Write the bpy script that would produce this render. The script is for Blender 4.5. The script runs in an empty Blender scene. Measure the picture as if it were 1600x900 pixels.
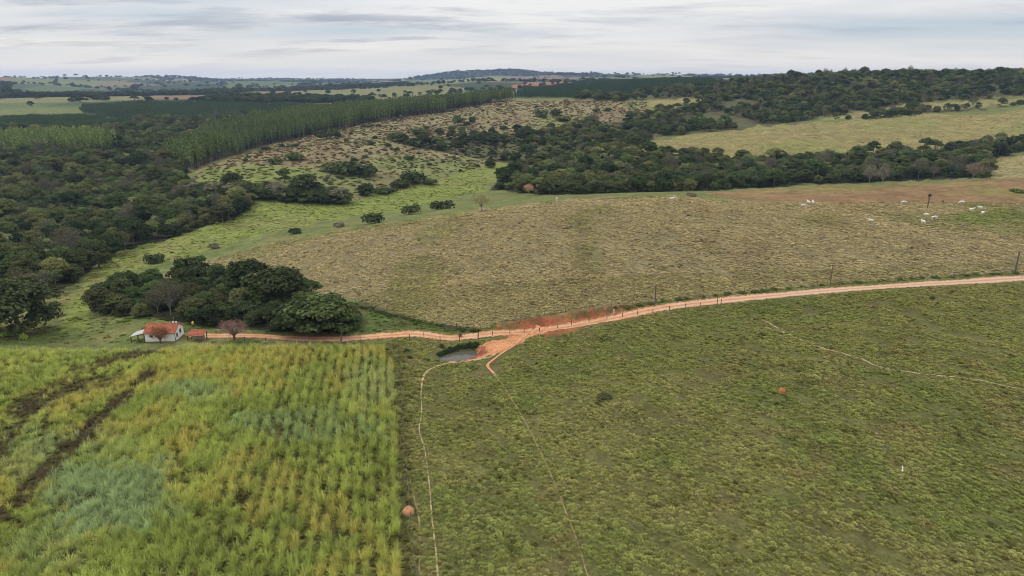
import bpy, bmesh, math
import numpy as np
from mathutils import Vector, Matrix

# ------------------------------------------------------------------ camera, sky, sun, exposure
SC = bpy.context.scene
COL = SC.collection
R = math.radians
FPX, CAMZ, PITCH = 1081.0, 60.0, R(16.9)
cam_d = bpy.data.cameras.new('camera')
cam = bpy.data.objects.new('camera', cam_d)
COL.objects.link(cam)
SC.camera = cam
cam.location = (0, 0, CAMZ)
cam.rotation_euler = (math.pi / 2 - PITCH, 0, 0)
cam_d.sensor_width = 36.0
cam_d.lens = 36.0 * FPX / 1600.0
cam_d.clip_start, cam_d.clip_end = 0.5, 60000.0

SUN_EL, SUN_AZ = R(48), R(-62)          # azimuth from +Y towards +X
W = bpy.data.worlds.new('World')
SC.world = W
W.use_nodes = True
wn, wl = W.node_tree.nodes, W.node_tree.links
wn.clear()


def N(nodes, typ, **kw):
    n = nodes.new(typ)
    for k, v in kw.items():
        setattr(n, k, v)
    return n


def setin(n, **kw):
    for k, v in kw.items():
        n.inputs[k.replace('_', ' ')].default_value = v
    return n


def build_world():
    out = N(wn, 'ShaderNodeOutputWorld')
    sky = N(wn, 'ShaderNodeTexSky', sky_type='NISHITA', sun_disc=False, sun_elevation=SUN_EL,
            sun_rotation=SUN_AZ, altitude=600.0, air_density=1.2, dust_density=1.5)
    bg1 = N(wn, 'ShaderNodeBackground')
    bg1.inputs[1].default_value = 0.09
    wl.new(sky.outputs[0], bg1.inputs[0])
    geo = N(wn, 'ShaderNodeNewGeometry')
    sep = N(wn, 'ShaderNodeSeparateXYZ')
    neg = N(wn, 'ShaderNodeVectorMath', operation='SCALE')
    neg.inputs[3].default_value = -1.0
    wl.new(geo.outputs['Incoming'], neg.inputs[0])
    wl.new(neg.outputs[0], sep.inputs[0])

    def M(op, a, b=None, clamp=False):
        m = N(wn, 'ShaderNodeMath', operation=op, use_clamp=clamp)
        for i, s in enumerate((a, b)):
            if s is None:
                continue
            if isinstance(s, (int, float)):
                m.inputs[i].default_value = s
            else:
                wl.new(s, m.inputs[i])
        return m.outputs[0]
    z = M('MAXIMUM', sep.outputs[2], 0.0)
    den = M('ADD', z, 0.075)
    cx, cy = M('DIVIDE', sep.outputs[0], den), M('DIVIDE', sep.outputs[1], den)
    cmb = N(wn, 'ShaderNodeCombineXYZ')
    wl.new(cx, cmb.inputs[0])
    wl.new(cy, cmb.inputs[1])

    def noise(scale, detail, rough, dist, off, stretch=(1, 1, 1)):
        mp = N(wn, 'ShaderNodeMapping')
        mp.inputs['Location'].default_value = off
        mp.inputs['Scale'].default_value = stretch
        wl.new(cmb.outputs[0], mp.inputs[0])
        t = N(wn, 'ShaderNodeTexNoise')
        setin(t, Scale=scale, Detail=detail, Roughness=rough, Distortion=dist)
        wl.new(mp.outputs[0], t.inputs['Vector'])
        return t.outputs['Fac']

    def ramp(fac, stops):
        r = N(wn, 'ShaderNodeValToRGB')
        e = r.color_ramp.elements
        while len(e) < len(stops):
            e.new(0.5)
        for i, (p, c) in enumerate(stops):
            e[i].position = p
            e[i].color = (*c, 1) if len(c) == 3 else c
        wl.new(fac, r.inputs[0])
        return r.outputs[0]

    def mix(fac, a, b, mode='MIX'):
        m = N(wn, 'ShaderNodeMix', data_type='RGBA', blend_type=mode)
        for i, s in ((0, fac), (6, a), (7, b)):
            if isinstance(s, (int, float)):
                m.inputs[i].default_value = s
            elif isinstance(s, tuple):
                m.inputs[i].default_value = (*s, 1)
            else:
                wl.new(s, m.inputs[i])
        return m.outputs[2]
    n1 = noise(0.42, 6, 0.55, 0.3, (3.1, 1.7, 0), (0.55, 1.0, 1))
    n2 = noise(1.1, 7, 0.6, 0.25, (7.3, 2.2, 0), (0.5, 1.0, 1))
    n3 = noise(0.22, 3, 0.5, 0.2, (1.3, 9.2, 0), (0.6, 1.0, 1))
    col = ramp(n1, [(0.34, (0.55, 0.65, 0.74)), (0.46, (0.73, 0.75, 0.79)), (0.60, (0.93, 0.91, 0.90))])
    dark = ramp(n2, [(0.50, (0, 0, 0)), (0.64, (1, 1, 1))])
    dark2 = ramp(n3, [(0.40, (0, 0, 0)), (0.54, (1, 1, 1))])
    dk = mix(1.0, dark, dark2, 'MULTIPLY')
    dkf = N(wn, 'ShaderNodeSeparateColor')
    wl.new(dk, dkf.inputs[0])
    col = mix(M('MULTIPLY', dkf.outputs[0], 0.95), col, (0.34, 0.38, 0.48))
    # paler, warmer air low down
    hz = ramp(z, [(0.0, (1, 1, 1)), (0.06, (0.0, 0.0, 0.0))])
    hzf = N(wn, 'ShaderNodeSeparateColor')
    wl.new(hz, hzf.inputs[0])
    col = mix(M('MULTIPLY', hzf.outputs[0], 0.85), col, (1.15, 1.06, 0.97))
    bg2 = N(wn, 'ShaderNodeBackground')
    wl.new(M('ADD', M('MULTIPLY', z, 0.95), 0.76), bg2.inputs[1])     # overcast sky: brighter towards the zenith
    wl.new(col, bg2.inputs[0])
    mx = N(wn, 'ShaderNodeMixShader')
    mx.inputs[0].default_value = 0.9
    wl.new(bg1.outputs[0], mx.inputs[1])
    wl.new(bg2.outputs[0], mx.inputs[2])
    wl.new(mx.outputs[0], out.inputs[0])


build_world()
sd = bpy.data.lights.new('sun', 'SUN')
sd.energy, sd.angle, sd.color = 1.5, R(12), (1.0, 0.95, 0.88)
sun = bpy.data.objects.new('sun', sd)
COL.objects.link(sun)
sdir = Vector((math.sin(SUN_AZ) * math.cos(SUN_EL), math.cos(SUN_AZ) * math.cos(SUN_EL), math.sin(SUN_EL)))
sun.rotation_euler = sdir.to_track_quat('Z', 'Y').to_euler()
sun.location = (0, 0, 200)
vs = SC.view_settings
vs.view_transform, vs.look, vs.exposure, vs.gamma, vs.use_curve_mapping = 'Standard', 'None', 0.25, 1.0, False
SC.cycles.use_denoising = True
SC.cycles.filter_width = 0.9
SC.cycles.use_adaptive_sampling = False
SC.cycles.max_bounces = 5
SC.cycles.diffuse_bounces = 3
SC.cycles.transparent_max_bounces = 6
SC.cycles.volume_bounces = 0

# ------------------------------------------------------------------ helpers
rng = np.random.default_rng(11)
CP, SP = math.cos(PITCH), math.sin(PITCH)


def lin(r, g, b):
    f = lambda c: (c / 255 / 12.92) if c <= 10 else ((c / 255 + 0.055) / 1.055) ** 2.4
    return (f(r), f(g), f(b))


def raydir(px, py):
    a, b = (np.asarray(px, float) - 800) / FPX, (450 - np.asarray(py, float)) / FPX
    return a, CP + b * SP, -SP + b * CP


def at_Y(px, py, Y):
    dx, dy, dz = raydir(px, py)
    t = Y / dy
    return (t * dx, Y, CAMZ + t * dz)


def at_z(px, py, z):
    dx, dy, dz = raydir(px, py)
    t = (z - CAMZ) / dz
    return (t * dx, t * dy, z)


def project(x, y, z):
    yy, zz = y, z - CAMZ
    fw = yy * CP - zz * SP
    up = yy * SP + zz * CP
    fw = np.maximum(fw, 1e-3)
    return 800 + FPX * x / fw, 450 - FPX * up / fw


def hash2(ix, iy, s):
    h = (ix.astype(np.int64) * 374761393 + iy.astype(np.int64) * 668265263 + s * 974711) & 0xFFFFFFFF
    h = ((h ^ (h >> 13)) * 1274126177) & 0xFFFFFFFF
    h = (h ^ (h >> 16)) & 0xFFFFFFFF
    return h / 4294967295.0


def vnoise(x, y, s=0):
    ix, iy = np.floor(x), np.floor(y)
    fx, fy = x - ix, y - iy
    fx, fy = fx * fx * (3 - 2 * fx), fy * fy * (3 - 2 * fy)
    a, b = hash2(ix, iy, s), hash2(ix + 1, iy, s)
    c, d = hash2(ix, iy + 1, s), hash2(ix + 1, iy + 1, s)
    return (a * (1 - fx) + b * fx) * (1 - fy) + (c * (1 - fx) + d * fx) * fy


def fbm(x, y, s=0, o=4):
    r, a, t = 0, 1.0, 0
    for i in range(o):
        r = r + a * vnoise(x * 2 ** i + 17.3 * i, y * 2 ** i - 9.1 * i, s + i)
        t += a
        a *= 0.5
    return r / t


def sstep(a, b, x):
    t = np.clip((x - a) / (b - a), 0, 1)
    return t * t * (3 - 2 * t)


def inpoly(px, py, poly):
    r = np.zeros(np.shape(px), bool)
    n = len(poly)
    for i in range(n):
        x0, y0 = poly[i]
        x1, y1 = poly[(i + 1) % n]
        if y0 == y1:
            continue
        c = ((y0 > py) != (y1 > py)) & (px < (x1 - x0) * (py - y0) / (y1 - y0) + x0)
        r ^= c
    return r


# ------------------------------------------------------------------ terrain heights
ctrl = []
for px, py, z in [(-900, 900, 0), (0, 900, 0), (300, 900, 0), (640, 900, .4), (1000, 900, 2.2), (1300, 900, 3.2), (1600, 900, 2.6), (2400, 900, 2),
                  (640, 700, 0), (900, 700, 1.6), (1200, 650, 4), (1600, 700, 4.5), (1600, 560, 7), (1400, 540, 6.2), (1100, 560, 3.6),
                  (0, 540, 0), (400, 537, 0), (600, 532, -.6), (-800, 540, -1), (0, 700, .4), (300, 650, .5), (500, 650, .2),
                  (720, 560, -.7), (640, 560, -.5), (820, 545, .2), (930, 520, 1.6),
                  (255, 532, -.8), (120, 520, -2.4), (330, 525, -.8), (450, 528, -1), (550, 528, -1), (650, 523, -.6),
                  (740, 522, -.4), (830, 506, .6), (960, 490, 2.2), (1100, 472, 4.0), (1300, 454, 6.2), (1600, 433, 8.6), (2300, 400, 11),
                  (50, 505, -3.2), (140, 470, -5), (110, 450, -6.5), (150, 420, -8.6), (300, 370, -12), (400, 345, -13), (500, 320, -13),
                  (600, 306, -13), (700, 293, -12), (770, 265, -9.5), (200, 455, -5), (400, 470, -1.5), (500, 480, -.5), (330, 405, -6),
                  (450, 372, -2), (600, 350, 4), (750, 328, 8.6), (900, 312, 12), (1050, 309, 12.8), (1200, 316, 12.6), (1400, 318, 12.2), (1600, 316, 13), (2300, 312, 13),
                  (700, 420, 4.5), (900, 400, 7.5), (1100, 390, 9.3), (1400, 380, 10.6), (1600, 375, 11.5), (560, 430, 1)]:
    ctrl.append(at_z(px, py, z))
for px, py, Y in [(1110, 301, 318), (1250, 291, 332), (1400, 286, 342), (1600, 278, 352), (2300, 268, 360),
                  (1250, 256, 560), (1100, 256, 545), (1500, 246, 560), (1250, 222, 615), (1250, 193, 700), (1600, 210, 620), (1600, 166, 750), (1450, 176, 735),
                  (1050, 222, 600), (2300, 150, 780), (1000, 218, 660), (900, 230, 640), (820, 240, 640),
                  (1600, 122, 1010), (1400, 126, 1000), (1250, 131, 1000), (1120, 142, 1030), (2400, 114, 1000), (1050, 126, 1700), (1150, 128, 1650), (950, 133, 1650), (850, 143, 1500), (1600, 160, 860), (1300, 178, 830),
                  (1000, 152, 1100), (900, 160, 1000), (820, 160, 1000), (1000, 175, 900),
                  (420, 272, 470), (330, 282, 462), (400, 236, 600), (600, 252, 540), (700, 255, 560), (640, 285, 480), (700, 195, 780), (560, 215, 690), (850, 200, 760), (760, 180, 860),
                  (300, 265, 520), (500, 205, 760), (600, 188, 880), (700, 172, 1000), (780, 158, 1150)]:
    ctrl.append(at_Y(px, py, Y))
for u, Y, z in [(-.75, 250, -8), (-.75, 300, -11), (-.75, 400, -15), (-.5, 400, -14.5), (-.75, 550, -13), (-.5, 520, -13), (-.6, 620, -6), (-.75, 640, -6), (-.42, 640, -8), (-.75, 850, -1), (-.5, 850, 0), (-.3, 900, 3), (-.75, 1150, 8), (-.5, 1150, 8.5), (-.25, 1150, 13), (-.35, 700, -6),
                (-1.3, 300, -10), (-1.3, 600, -10), (-1.3, 1200, 10),
                (.12, 430, -6), (.3, 430, -6), (.5, 440, -6), (.7, 450, -4), (.05, 480, -8), (.2, 500, -8), (.9, 460, -3), (1.4, 500, 0),
                (.55, 800, 18), (.7, 850, 26), (.4, 900, 25), (.2, 760, 5),
                (-.75, 1600, 18), (-.4, 1600, 17), (-.1, 1600, 18), (.4, 1500, 45), (.6, 1400, 48),
                (-.75, 2500, 18), (-.4, 2500, 16), (-.1, 2500, 20), (.1, 2500, 34), (.3, 2500, 40), (.6, 2500, 40),
                (-.75, 5000, 32), (-.4, 5000, 26), (-.1, 5000, 28), (.2, 5000, 60), (.6, 5000, 62), (-1.4, 3000, 30), (1.4, 3000, 60),
                (-.75, 9000, 42), (-.4, 9000, 22), (0, 9000, 36), (.4, 9000, 62), (.8, 9000, 70), (-1.5, 9000, 60), (1.5, 9000, 70),
                (-1.5, 40, 0), (0, 40, .5), (1.5, 40, 2), (-1.5, 100, 0), (1.5, 100, 4), (0, 14, .5), (-1.5, 14, 0), (1.5, 14, 1), (-.7, 14, 0), (.7, 14, 1)]:
    ctrl.append((u * Y, Y, z))
ctrl = np.array(ctrl)
CU, CV = ctrl[:, 0] / ctrl[:, 1] * 1.6, np.log(ctrl[:, 1])


def kern(r2):
    return 0.5 * r2 * np.log(r2 + 1e-9)


n_ = len(ctrl)
A = np.zeros((n_ + 3, n_ + 3))
A[:n_, :n_] = kern((CU[:, None] - CU) ** 2 + (CV[:, None] - CV) ** 2) + 0.0015 * np.eye(n_)
A[:n_, n_], A[:n_, n_ + 1], A[:n_, n_ + 2] = 1, CU, CV
A[n_:, :n_] = A[:n_, n_:].T
wts = np.linalg.solve(A, np.concatenate([ctrl[:, 2], np.zeros(3)]))


def rbf(u, v):
    u = u * 1.6
    o = wts[n_] + wts[n_ + 1] * u + wts[n_ + 2] * v
    for i in range(n_):
        o = o + wts[i] * kern((u - CU[i]) ** 2 + (v - CV[i]) ** 2)
    return o


GU = np.concatenate([np.linspace(-1.7, -.82, 26)[:-1], np.linspace(-.82, .82, 600), np.linspace(.82, 1.7, 26)[1:]])
GV = np.concatenate([np.linspace(math.log(13), math.log(60), 30)[:-1], np.linspace(math.log(60), math.log(330), 330)[:-1],
                     np.linspace(math.log(330), math.log(1300), 230)[:-1], np.linspace(math.log(1300), math.log(11500), 150)])
UU, VV = np.meshgrid(GU, GV)
YY = np.exp(VV)
XX = UU * YY
# low resolution RBF, then refine
us, vsamp = np.linspace(-1.7, 1.7, 170), np.linspace(GV[0], GV[-1], 260)
ZL = rbf(*np.meshgrid(us, vsamp))


def bil(gx, gy, G, x, y):
    i = np.clip(np.interp(x, gx, np.arange(len(gx))), 0, len(gx) - 1.0001)
    j = np.clip(np.interp(y, gy, np.arange(len(gy))), 0, len(gy) - 1.0001)
    i0, j0 = i.astype(int), j.astype(int)
    fi, fj = i - i0, j - j0
    return (G[j0, i0] * (1 - fi) + G[j0, i0 + 1] * fi) * (1 - fj) + (G[j0 + 1, i0] * (1 - fi) + G[j0 + 1, i0 + 1] * fi) * fj


ZZ = bil(us, vsamp, ZL, UU, VV)
ZZ += (fbm(XX / 60, YY / 60, 3, 3) - .5) * 1.6 * sstep(90, 250, YY) * sstep(0, 1, 1.0 + 0 * YY)
ZZ += (fbm(XX / 700, YY / 700, 5, 3) - .5) * 70 * sstep(1500, 3000, YY) + (fbm(XX / 1300, YY / 420, 19, 2) - .5) * 46 * sstep(1500, 2600, YY) + (fbm(XX / 2500, YY / 1500, 8, 2) - .5) * 40 * sstep(3500, 6500, YY)
ZZ += (fbm(XX / 130, YY / 130, 15, 3) - .5) * 13 * sstep(480, 620, YY) * (1 - sstep(1000, 1300, YY))
# blue wooded hill on the horizon and the round knoll with a mast
ZZ += 84 * np.exp(-(((XX + 30) / 420) ** 2 + ((YY - 6200) / 800) ** 2)) + 44 * np.exp(-(((XX + 550) / 330) ** 2 + ((YY - 6200) / 800) ** 2))
ZZ += 26 * np.exp(-(((XX - 560) / 420) ** 2 + ((YY - 6500) / 800) ** 2))
ZZ += 36 * np.exp(-(((XX + 2750) / 230) ** 2 + ((YY - 4900) / 600) ** 2))


def zat(x, y):
    x, y = np.asarray(x, float), np.maximum(np.asarray(y, float), 13.1)
    return bil(GU, GV, ZZ, x / y, np.log(y))


TT = np.exp(np.linspace(math.log(40), math.log(11000), 2600))


def P(px, py):
    """the point of the ground seen at a place of the photograph"""
    dx, dy, dz = raydir(px, py)
    g = CAMZ + TT * dz - zat(TT * dx, TT * dy)
    k = np.argmax(g < 0)
    if k == 0:
        t = TT[-1]
    else:
        t = TT[k - 1] + (TT[k] - TT[k - 1]) * g[k - 1] / (g[k - 1] - g[k])
    x, y = t * dx, t * dy
    return Vector((float(x), float(y), float(zat(x, y))))


def mpp(p):
    return ((p[1]) * CP - (p[2] - CAMZ) * SP) / FPX      # metres per photo pixel at p


# carve the road cutting and the pond hollow before anything is placed
def catmull(pts, step):
    pts = [np.array(p, float) for p in pts]
    pts = [2 * pts[0] - pts[1]] + pts + [2 * pts[-1] - pts[-2]]
    out = []
    for i in range(1, len(pts) - 2):
        p0, p1, p2, p3 = pts[i - 1:i + 3]
        n = max(2, int(np.linalg.norm(p2 - p1) / step))
        for k in range(n):
            t = k / n
            out.append(.5 * ((2 * p1) + (p2 - p0) * t + (2 * p0 - 5 * p1 + 4 * p2 - p3) * t * t + (3 * p1 - p0 - 3 * p2 + p3) * t ** 3))
    out.append(pts[-2])
    return np.array(out)


def unproj(pxl):
    return [tuple(P(a, b)[:2]) for a, b in pxl]


ROAD_PX = [(300, 523), (350, 524), (420, 525), (500, 529), (560, 527), (610, 523), (650, 521), (700, 527), (740, 524), (790, 517), (840, 509), (900, 500),
           (960, 490), (1020, 482), (1100, 472), (1200, 462), (1300, 453), (1400, 446), (1500, 440), (1600, 434), (1800, 424), (2100, 412)]
road_line = catmull(unproj(ROAD_PX), 1.0)


def dist_line(x, y, line):
    d = np.full(np.shape(x), 1e9)
    for k in range(0, len(line), 2):
        d = np.minimum(d, (x - line[k, 0]) ** 2 + (y - line[k, 1]) ** 2)
    return np.sqrt(d)


near = (YY > 100) & (YY < 260) & (np.abs(UU) < .9)
dR = np.full(XX.shape, 1e9)
dR[near] = dist_line(XX[near], YY[near], road_line)
pA, pB = P(760, 520), P(1010, 484)
cutw = sstep(pA.x, pA.x + 14, XX) * (1 - sstep(pB.x - 14, pB.x + 6, XX))
ZZ -= 1.35 * cutw * (1 - sstep(2.6, 4.4, dR))
ZZ -= 0.18 * (1 - sstep(2.2, 3.6, dR))
pond_c = P(716, 551)
PX_, PY_ = (XX - pond_c.x), (YY - pond_c.y)
ZZ -= 1.5 * np.exp(-((PX_ / 5.2) ** 2 + ((PY_ - .25 * PX_) / 3.4) ** 2) ** 2)
# small terracette relief in the pastures
pj, pi = project(XX, YY, ZZ)
past = (YY < 420) & (YY > 30)
ZZ += np.where(past & (dR > 4), (fbm(XX / 3.1, YY / 2.2, 21, 2) - .5) * .34, 0)

PXV, PYV = project(XX, YY, ZZ)
jit = 1.0 * (fbm(XX / (YY * .012), YY / (YY * .03 + 1), 31, 3) - .5)
JX, JY = PXV + jit * 22, PYV + jit * 7

# ------------------------------------------------------------------ ground colours (what grows or lies there)
C = np.zeros(XX.shape + (3,))
C[:] = lin(104, 108, 62)


def paint(mask, c, k=1.0):
    m = (mask * k)[..., None]
    C[:] = C * (1 - m) + np.array(c) * m


# zone outlines in photograph pixels with the range of distances they lie in
CANE = [(-1500, 548), (0, 551), (200, 550), (300, 548), (440, 546), (607, 545), (612, 575), (620, 640), (630, 720), (640, 800), (646, 900), (650, 1100), (660, 2500), (-9000, 2500), (-9000, 548)]
HILL = [(250, 430), (330, 406), (450, 373), (600, 350), (750, 328), (900, 311), (1050, 306), (1200, 316), (1600, 316), (3000, 312), (3000, 400), (2100, 404), (1600, 425), (1300, 444),
        (1000, 474), (850, 492), (740, 514), (690, 506), (620, 490), (560, 468), (480, 470), (330, 455)]
PINK = [(1105, 302), (1250, 292), (1400, 287), (1600, 279), (3000, 268), (3000, 318), (1600, 317), (1250, 317), (1150, 312)]
VALLEY = [(90, 520), (125, 440), (190, 390), (300, 362), (390, 335), (400, 312), (520, 318), (640, 292), (740, 262), (800, 250), (800, 275), (775, 292), (640, 326), (500, 346), (380, 372), (330, 392), (200, 425), (150, 470), (120, 520)]
SCRUB = [(285, 290), (320, 262), (420, 228), (510, 204), (620, 184), (700, 172), (780, 157), (1010, 158), (1010, 205), (860, 240), (780, 252), (640, 292), (520, 320), (380, 325)]
GREENP = [(280, 295), (330, 264), (400, 258), (490, 262), (480, 285), (430, 300), (380, 300)]
RFIELD = [(980, 228), (1100, 205), (1300, 190), (1450, 175), (1600, 163), (3000, 110), (3000, 200), (1600, 222), (1300, 246), (1100, 246), (1000, 240)]
RSTRIP = [(1280, 186), (1400, 166), (1600, 148), (3000, 120), (3000, 140), (1600, 160), (1450, 172), (1330, 188)]
RSTRIP2 = [(1000, 160), (1060, 152), (1160, 141), (1160, 147), (1100, 160), (1030, 172)]
RNEAR = [(1500, 262), (1545, 246), (1600, 238), (3000, 200), (3000, 282), (1600, 280), (1540, 284)]
BIGEUC = [(300, 266), (350, 247), (400, 230), (500, 206), (600, 188), (700, 173), (790, 157), (800, 155), (640, 170), (480, 186), (400, 196), (330, 216), (262, 252)]
MIDEUC = [(-900, 250), (0, 245), (100, 240), (178, 234), (186, 226), (150, 222), (0, 226), (-900, 228)]
FAREUC1 = [(-900, 215), (0, 205), (100, 202), (200, 198), (212, 192), (120, 184), (0, 188), (-900, 194)]
FAREUC2 = [(130, 178), (215, 192), (300, 190), (420, 184), (560, 174), (480, 166), (220, 163), (130, 168)]
FAREUC3 = [(790, 154), (1000, 153), (1120, 144), (1160, 138), (1060, 120), (960, 124), (820, 142)]
LFOREST = [(-1500, 590), (-60, 520), (20, 500), (78, 460), (128, 434), (182, 394), (300, 362), (386, 334), (392, 318), (296, 294), (284, 276), (300, 268), (256, 256), (200, 250), (178, 242), (-1500, 256)]
LFOREST2 = [(186, 240), (260, 252), (330, 212), (410, 190), (420, 182), (300, 190), (214, 194), (200, 202), (-1500, 222), (-1500, 230), (150, 222)]
GULLY = [(760, 296), (850, 304), (1000, 303), (1110, 298), (1250, 289), (1400, 283), (1545, 276), (1545, 250), (1600, 236), (2600, 200), (2600, 205), (1600, 222), (1430, 238), (1250, 252), (1130, 250), (1080, 246), (1040, 240), (960, 236), (880, 262), (790, 275)]
GULLY2 = [(610, 222), (660, 214), (760, 214), (860, 206), (930, 196), (1000, 196), (1040, 210), (980, 232), (900, 262), (800, 256), (760, 250), (700, 240)]
RIDGE = [(900, 200), (1000, 180), (1060, 166), (1120, 150), (1060, 154), (960, 158), (900, 158), (900, 100), (3000, 60), (3000, 118), (1600, 148), (1400, 164), (1280, 184), (1250, 192), (1100, 206), (980, 230)]
RIDGE2 = [(1300, 190), (1450, 174), (1600, 162), (3000, 120), (3000, 128), (1600, 164), (1450, 178)]
GROVE = [(140, 478), (160, 462), (230, 448), (300, 440), (400, 448), (470, 462), (540, 494), (556, 508), (540, 522), (440, 518), (330, 512), (290, 505), (200, 492), (150, 490)]
ZONES = dict(cane=(CANE, 0, 157), hill=(HILL, 140, 330), pink=(PINK, 270, 360), valley=(VALLEY, 165, 640), scrub=(SCRUB, 430, 1250), greenp=(GREENP, 430, 640),
             rfield=(RFIELD, 520, 800), rstrip=(RSTRIP, 780, 900), rstrip2=(RSTRIP2, 820, 1100), rnear=(RNEAR, 360, 560), bigeuc=(BIGEUC, 470, 1400), mideuc=(MIDEUC, 560, 720),
             fareuc1=(FAREUC1, 780, 1150), fareuc2=(FAREUC2, 850, 1500), fareuc3=(FAREUC3, 1100, 2200), lforest=(LFOREST, 185, 640), lforest2=(LFOREST2, 600, 1050), gully=(GULLY, 365, 640),
             gully2=(GULLY2, 540, 880), ridge=(RIDGE, 700, 1180), ridge2=(RIDGE2, 740, 860), grove=(GROVE, 150, 235))


def zone(name, x, y, z=None, j=(0, 0)):
    poly, a, b = ZONES[name]
    if z is None:
        z = zat(x, y)
    px, py = project(x, y, z)
    return inpoly(px + j[0], py + j[1], poly) & (y > a) & (y < b)


def zmask(name):
    poly, a, b = ZONES[name]
    return inpoly(JX, JY, poly) & (YY > a) & (YY < b)


# far farmland: patchwork of jittered cells
cs = 330.0
wx, wy = XX + (fbm(XX / 500, YY / 500, 41, 2) - .5) * 300, YY + (fbm(XX / 500, YY / 500, 43, 2) - .5) * 300
wy = wy * .6
gx, gy = np.floor(wx / cs), np.floor(wy / cs)
best, bid = np.full(XX.shape, 1e9), np.zeros(XX.shape)
for ox in (-1, 0, 1):
    for oy in (-1, 0, 1):
        ax, ay = gx + ox, gy + oy
        dd = (wx - (ax + hash2(ax, ay, 1)) * cs) ** 2 + (wy - (ay + hash2(ax, ay, 2)) * cs) ** 2
        m = dd < best
        best[m] = dd[m]
        bid[m] = hash2(ax, ay, 3)[m]
far_pal = np.array([lin(104, 108, 66), lin(134, 122, 84), lin(84, 96, 60), lin(114, 112, 72), lin(54, 66, 44), lin(92, 98, 62), lin(120, 98, 76), lin(66, 78, 50)])
farC = far_pal[np.minimum((bid * 8).astype(int), 7)]
C = C * (1 - sstep(1150, 1350, YY))[..., None] + farC * sstep(1150, 1350, YY)[..., None]
WOOD = (fbm(XX / 420, YY / 700, 51, 3) > np.where(YY < 2300, .70, .60)) & (YY > 1350)

g0 = (YY < 330) & (PXV < 700) & (PYV < 545)
paint(g0, lin(104, 110, 62))
paint(g0, lin(122, 116, 72), sstep(.45, .66, fbm(XX / 14, YY / 20, 64, 4)) * .7)
paint(g0, lin(80, 96, 46), sstep(.55, .7, fbm(XX / 9, YY / 12, 66, 3)) * .6)
rp = (YY < 260) & (dR > 0) & (~zmask('hill'))
paint(rp & (PXV > 560), lin(98, 99, 54))
hm = zmask('hill')
paint(hm, lin(136, 125, 92))
paint(hm, lin(112, 110, 66), sstep(.56, .72, fbm(XX / 26, YY / 40, 61, 3)) * .55)
paint(hm, lin(118, 102, 74), sstep(.6, .76, fbm(XX / 18, YY / 26, 63, 3)) * .35)
paint(hm & (YY < 190), lin(104, 100, 60), .35 + 0 * YY)
for (ax, ay, rx, ry) in [(520, 205, 0, 0)]:
    pass
paint(zmask('valley'), lin(116, 124, 62))
paint(zmask('valley'), lin(120, 118, 70), sstep(.5, .7, fbm(XX / 30, YY / 45, 65, 3)) * .6)
paint(zmask('scrub'), lin(128, 118, 84))
paint(zmask('scrub'), lin(112, 118, 68), sstep(.5, .64, fbm(XX / 60, YY / 90, 67, 3)) * .8)
paint(zmask('scrub'), lin(112, 92, 70), sstep(.55, .7, fbm(XX / 40, YY / 60, 68, 3)) * .5)
paint(zmask('greenp'), lin(114, 120, 66))
paint(zmask('pink'), lin(128, 102, 72))
paint(zmask('pink'), lin(122, 114, 66), sstep(.5, .68, fbm(XX / 30, YY / 22, 69, 3)) * .75)
paint(zmask('rnear'), lin(138, 128, 86))
for k in ('rfield', 'rstrip', 'rstrip2'):
    paint(zmask(k), lin(132, 122, 78))
    paint(zmask(k), lin(122, 122, 70), sstep(.5, .66, fbm(XX / 50, YY / 40, 71, 3)) * .7)
for k in ('lforest', 'lforest2', 'gully', 'gully2', 'ridge', 'ridge2', 'grove'):
    paint(zmask(k), lin(58, 60, 38) if k in ('lforest', 'gully', 'grove') else lin(84, 82, 54))
for k in ('bigeuc', 'mideuc', 'fareuc1', 'fareuc2', 'fareuc3'):
    paint(zmask(k), lin(74, 66, 46) if k in ('bigeuc', 'mideuc') else lin(64, 74, 46))
WOOD |= (((XX + 30) / 900) ** 2 + ((YY - 6100) / 1000) ** 2) < 1
paint(WOOD, lin(44, 54, 38))
paint(inpoly(PXV, PYV, [(800, 138), (850, 132), (880, 130), (880, 127), (800, 133)]) & (YY > 1500), lin(150, 96, 78))
# green hollow up on the far pasture crest
paint(inpoly(JX, JY, [(1470, 345), (1500, 335), (1560, 328), (1640, 322), (1640, 348), (1540, 352)]) & (YY < 300), lin(102, 110, 58), .75 + 0 * YY)
# greener verge beyond the road, near the grove
paint(inpoly(JX, JY, [(545, 528), (560, 490), (600, 490), (680, 508), (740, 516), (700, 524), (640, 518)]) & (YY < 230) & (dR > 3), lin(82, 100, 48))
# darker hedge line where the hill field ends above the verge
dHedge = dist_line(XX[near], YY[near], catmull(unproj([(556, 476), (600, 490), (640, 500), (690, 511), (740, 517)]), 1.0))
hd = np.full(XX.shape, 1e9)
hd[near] = dHedge
paint(1 - sstep(.7, 2.0, hd), lin(62, 68, 36))
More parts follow.
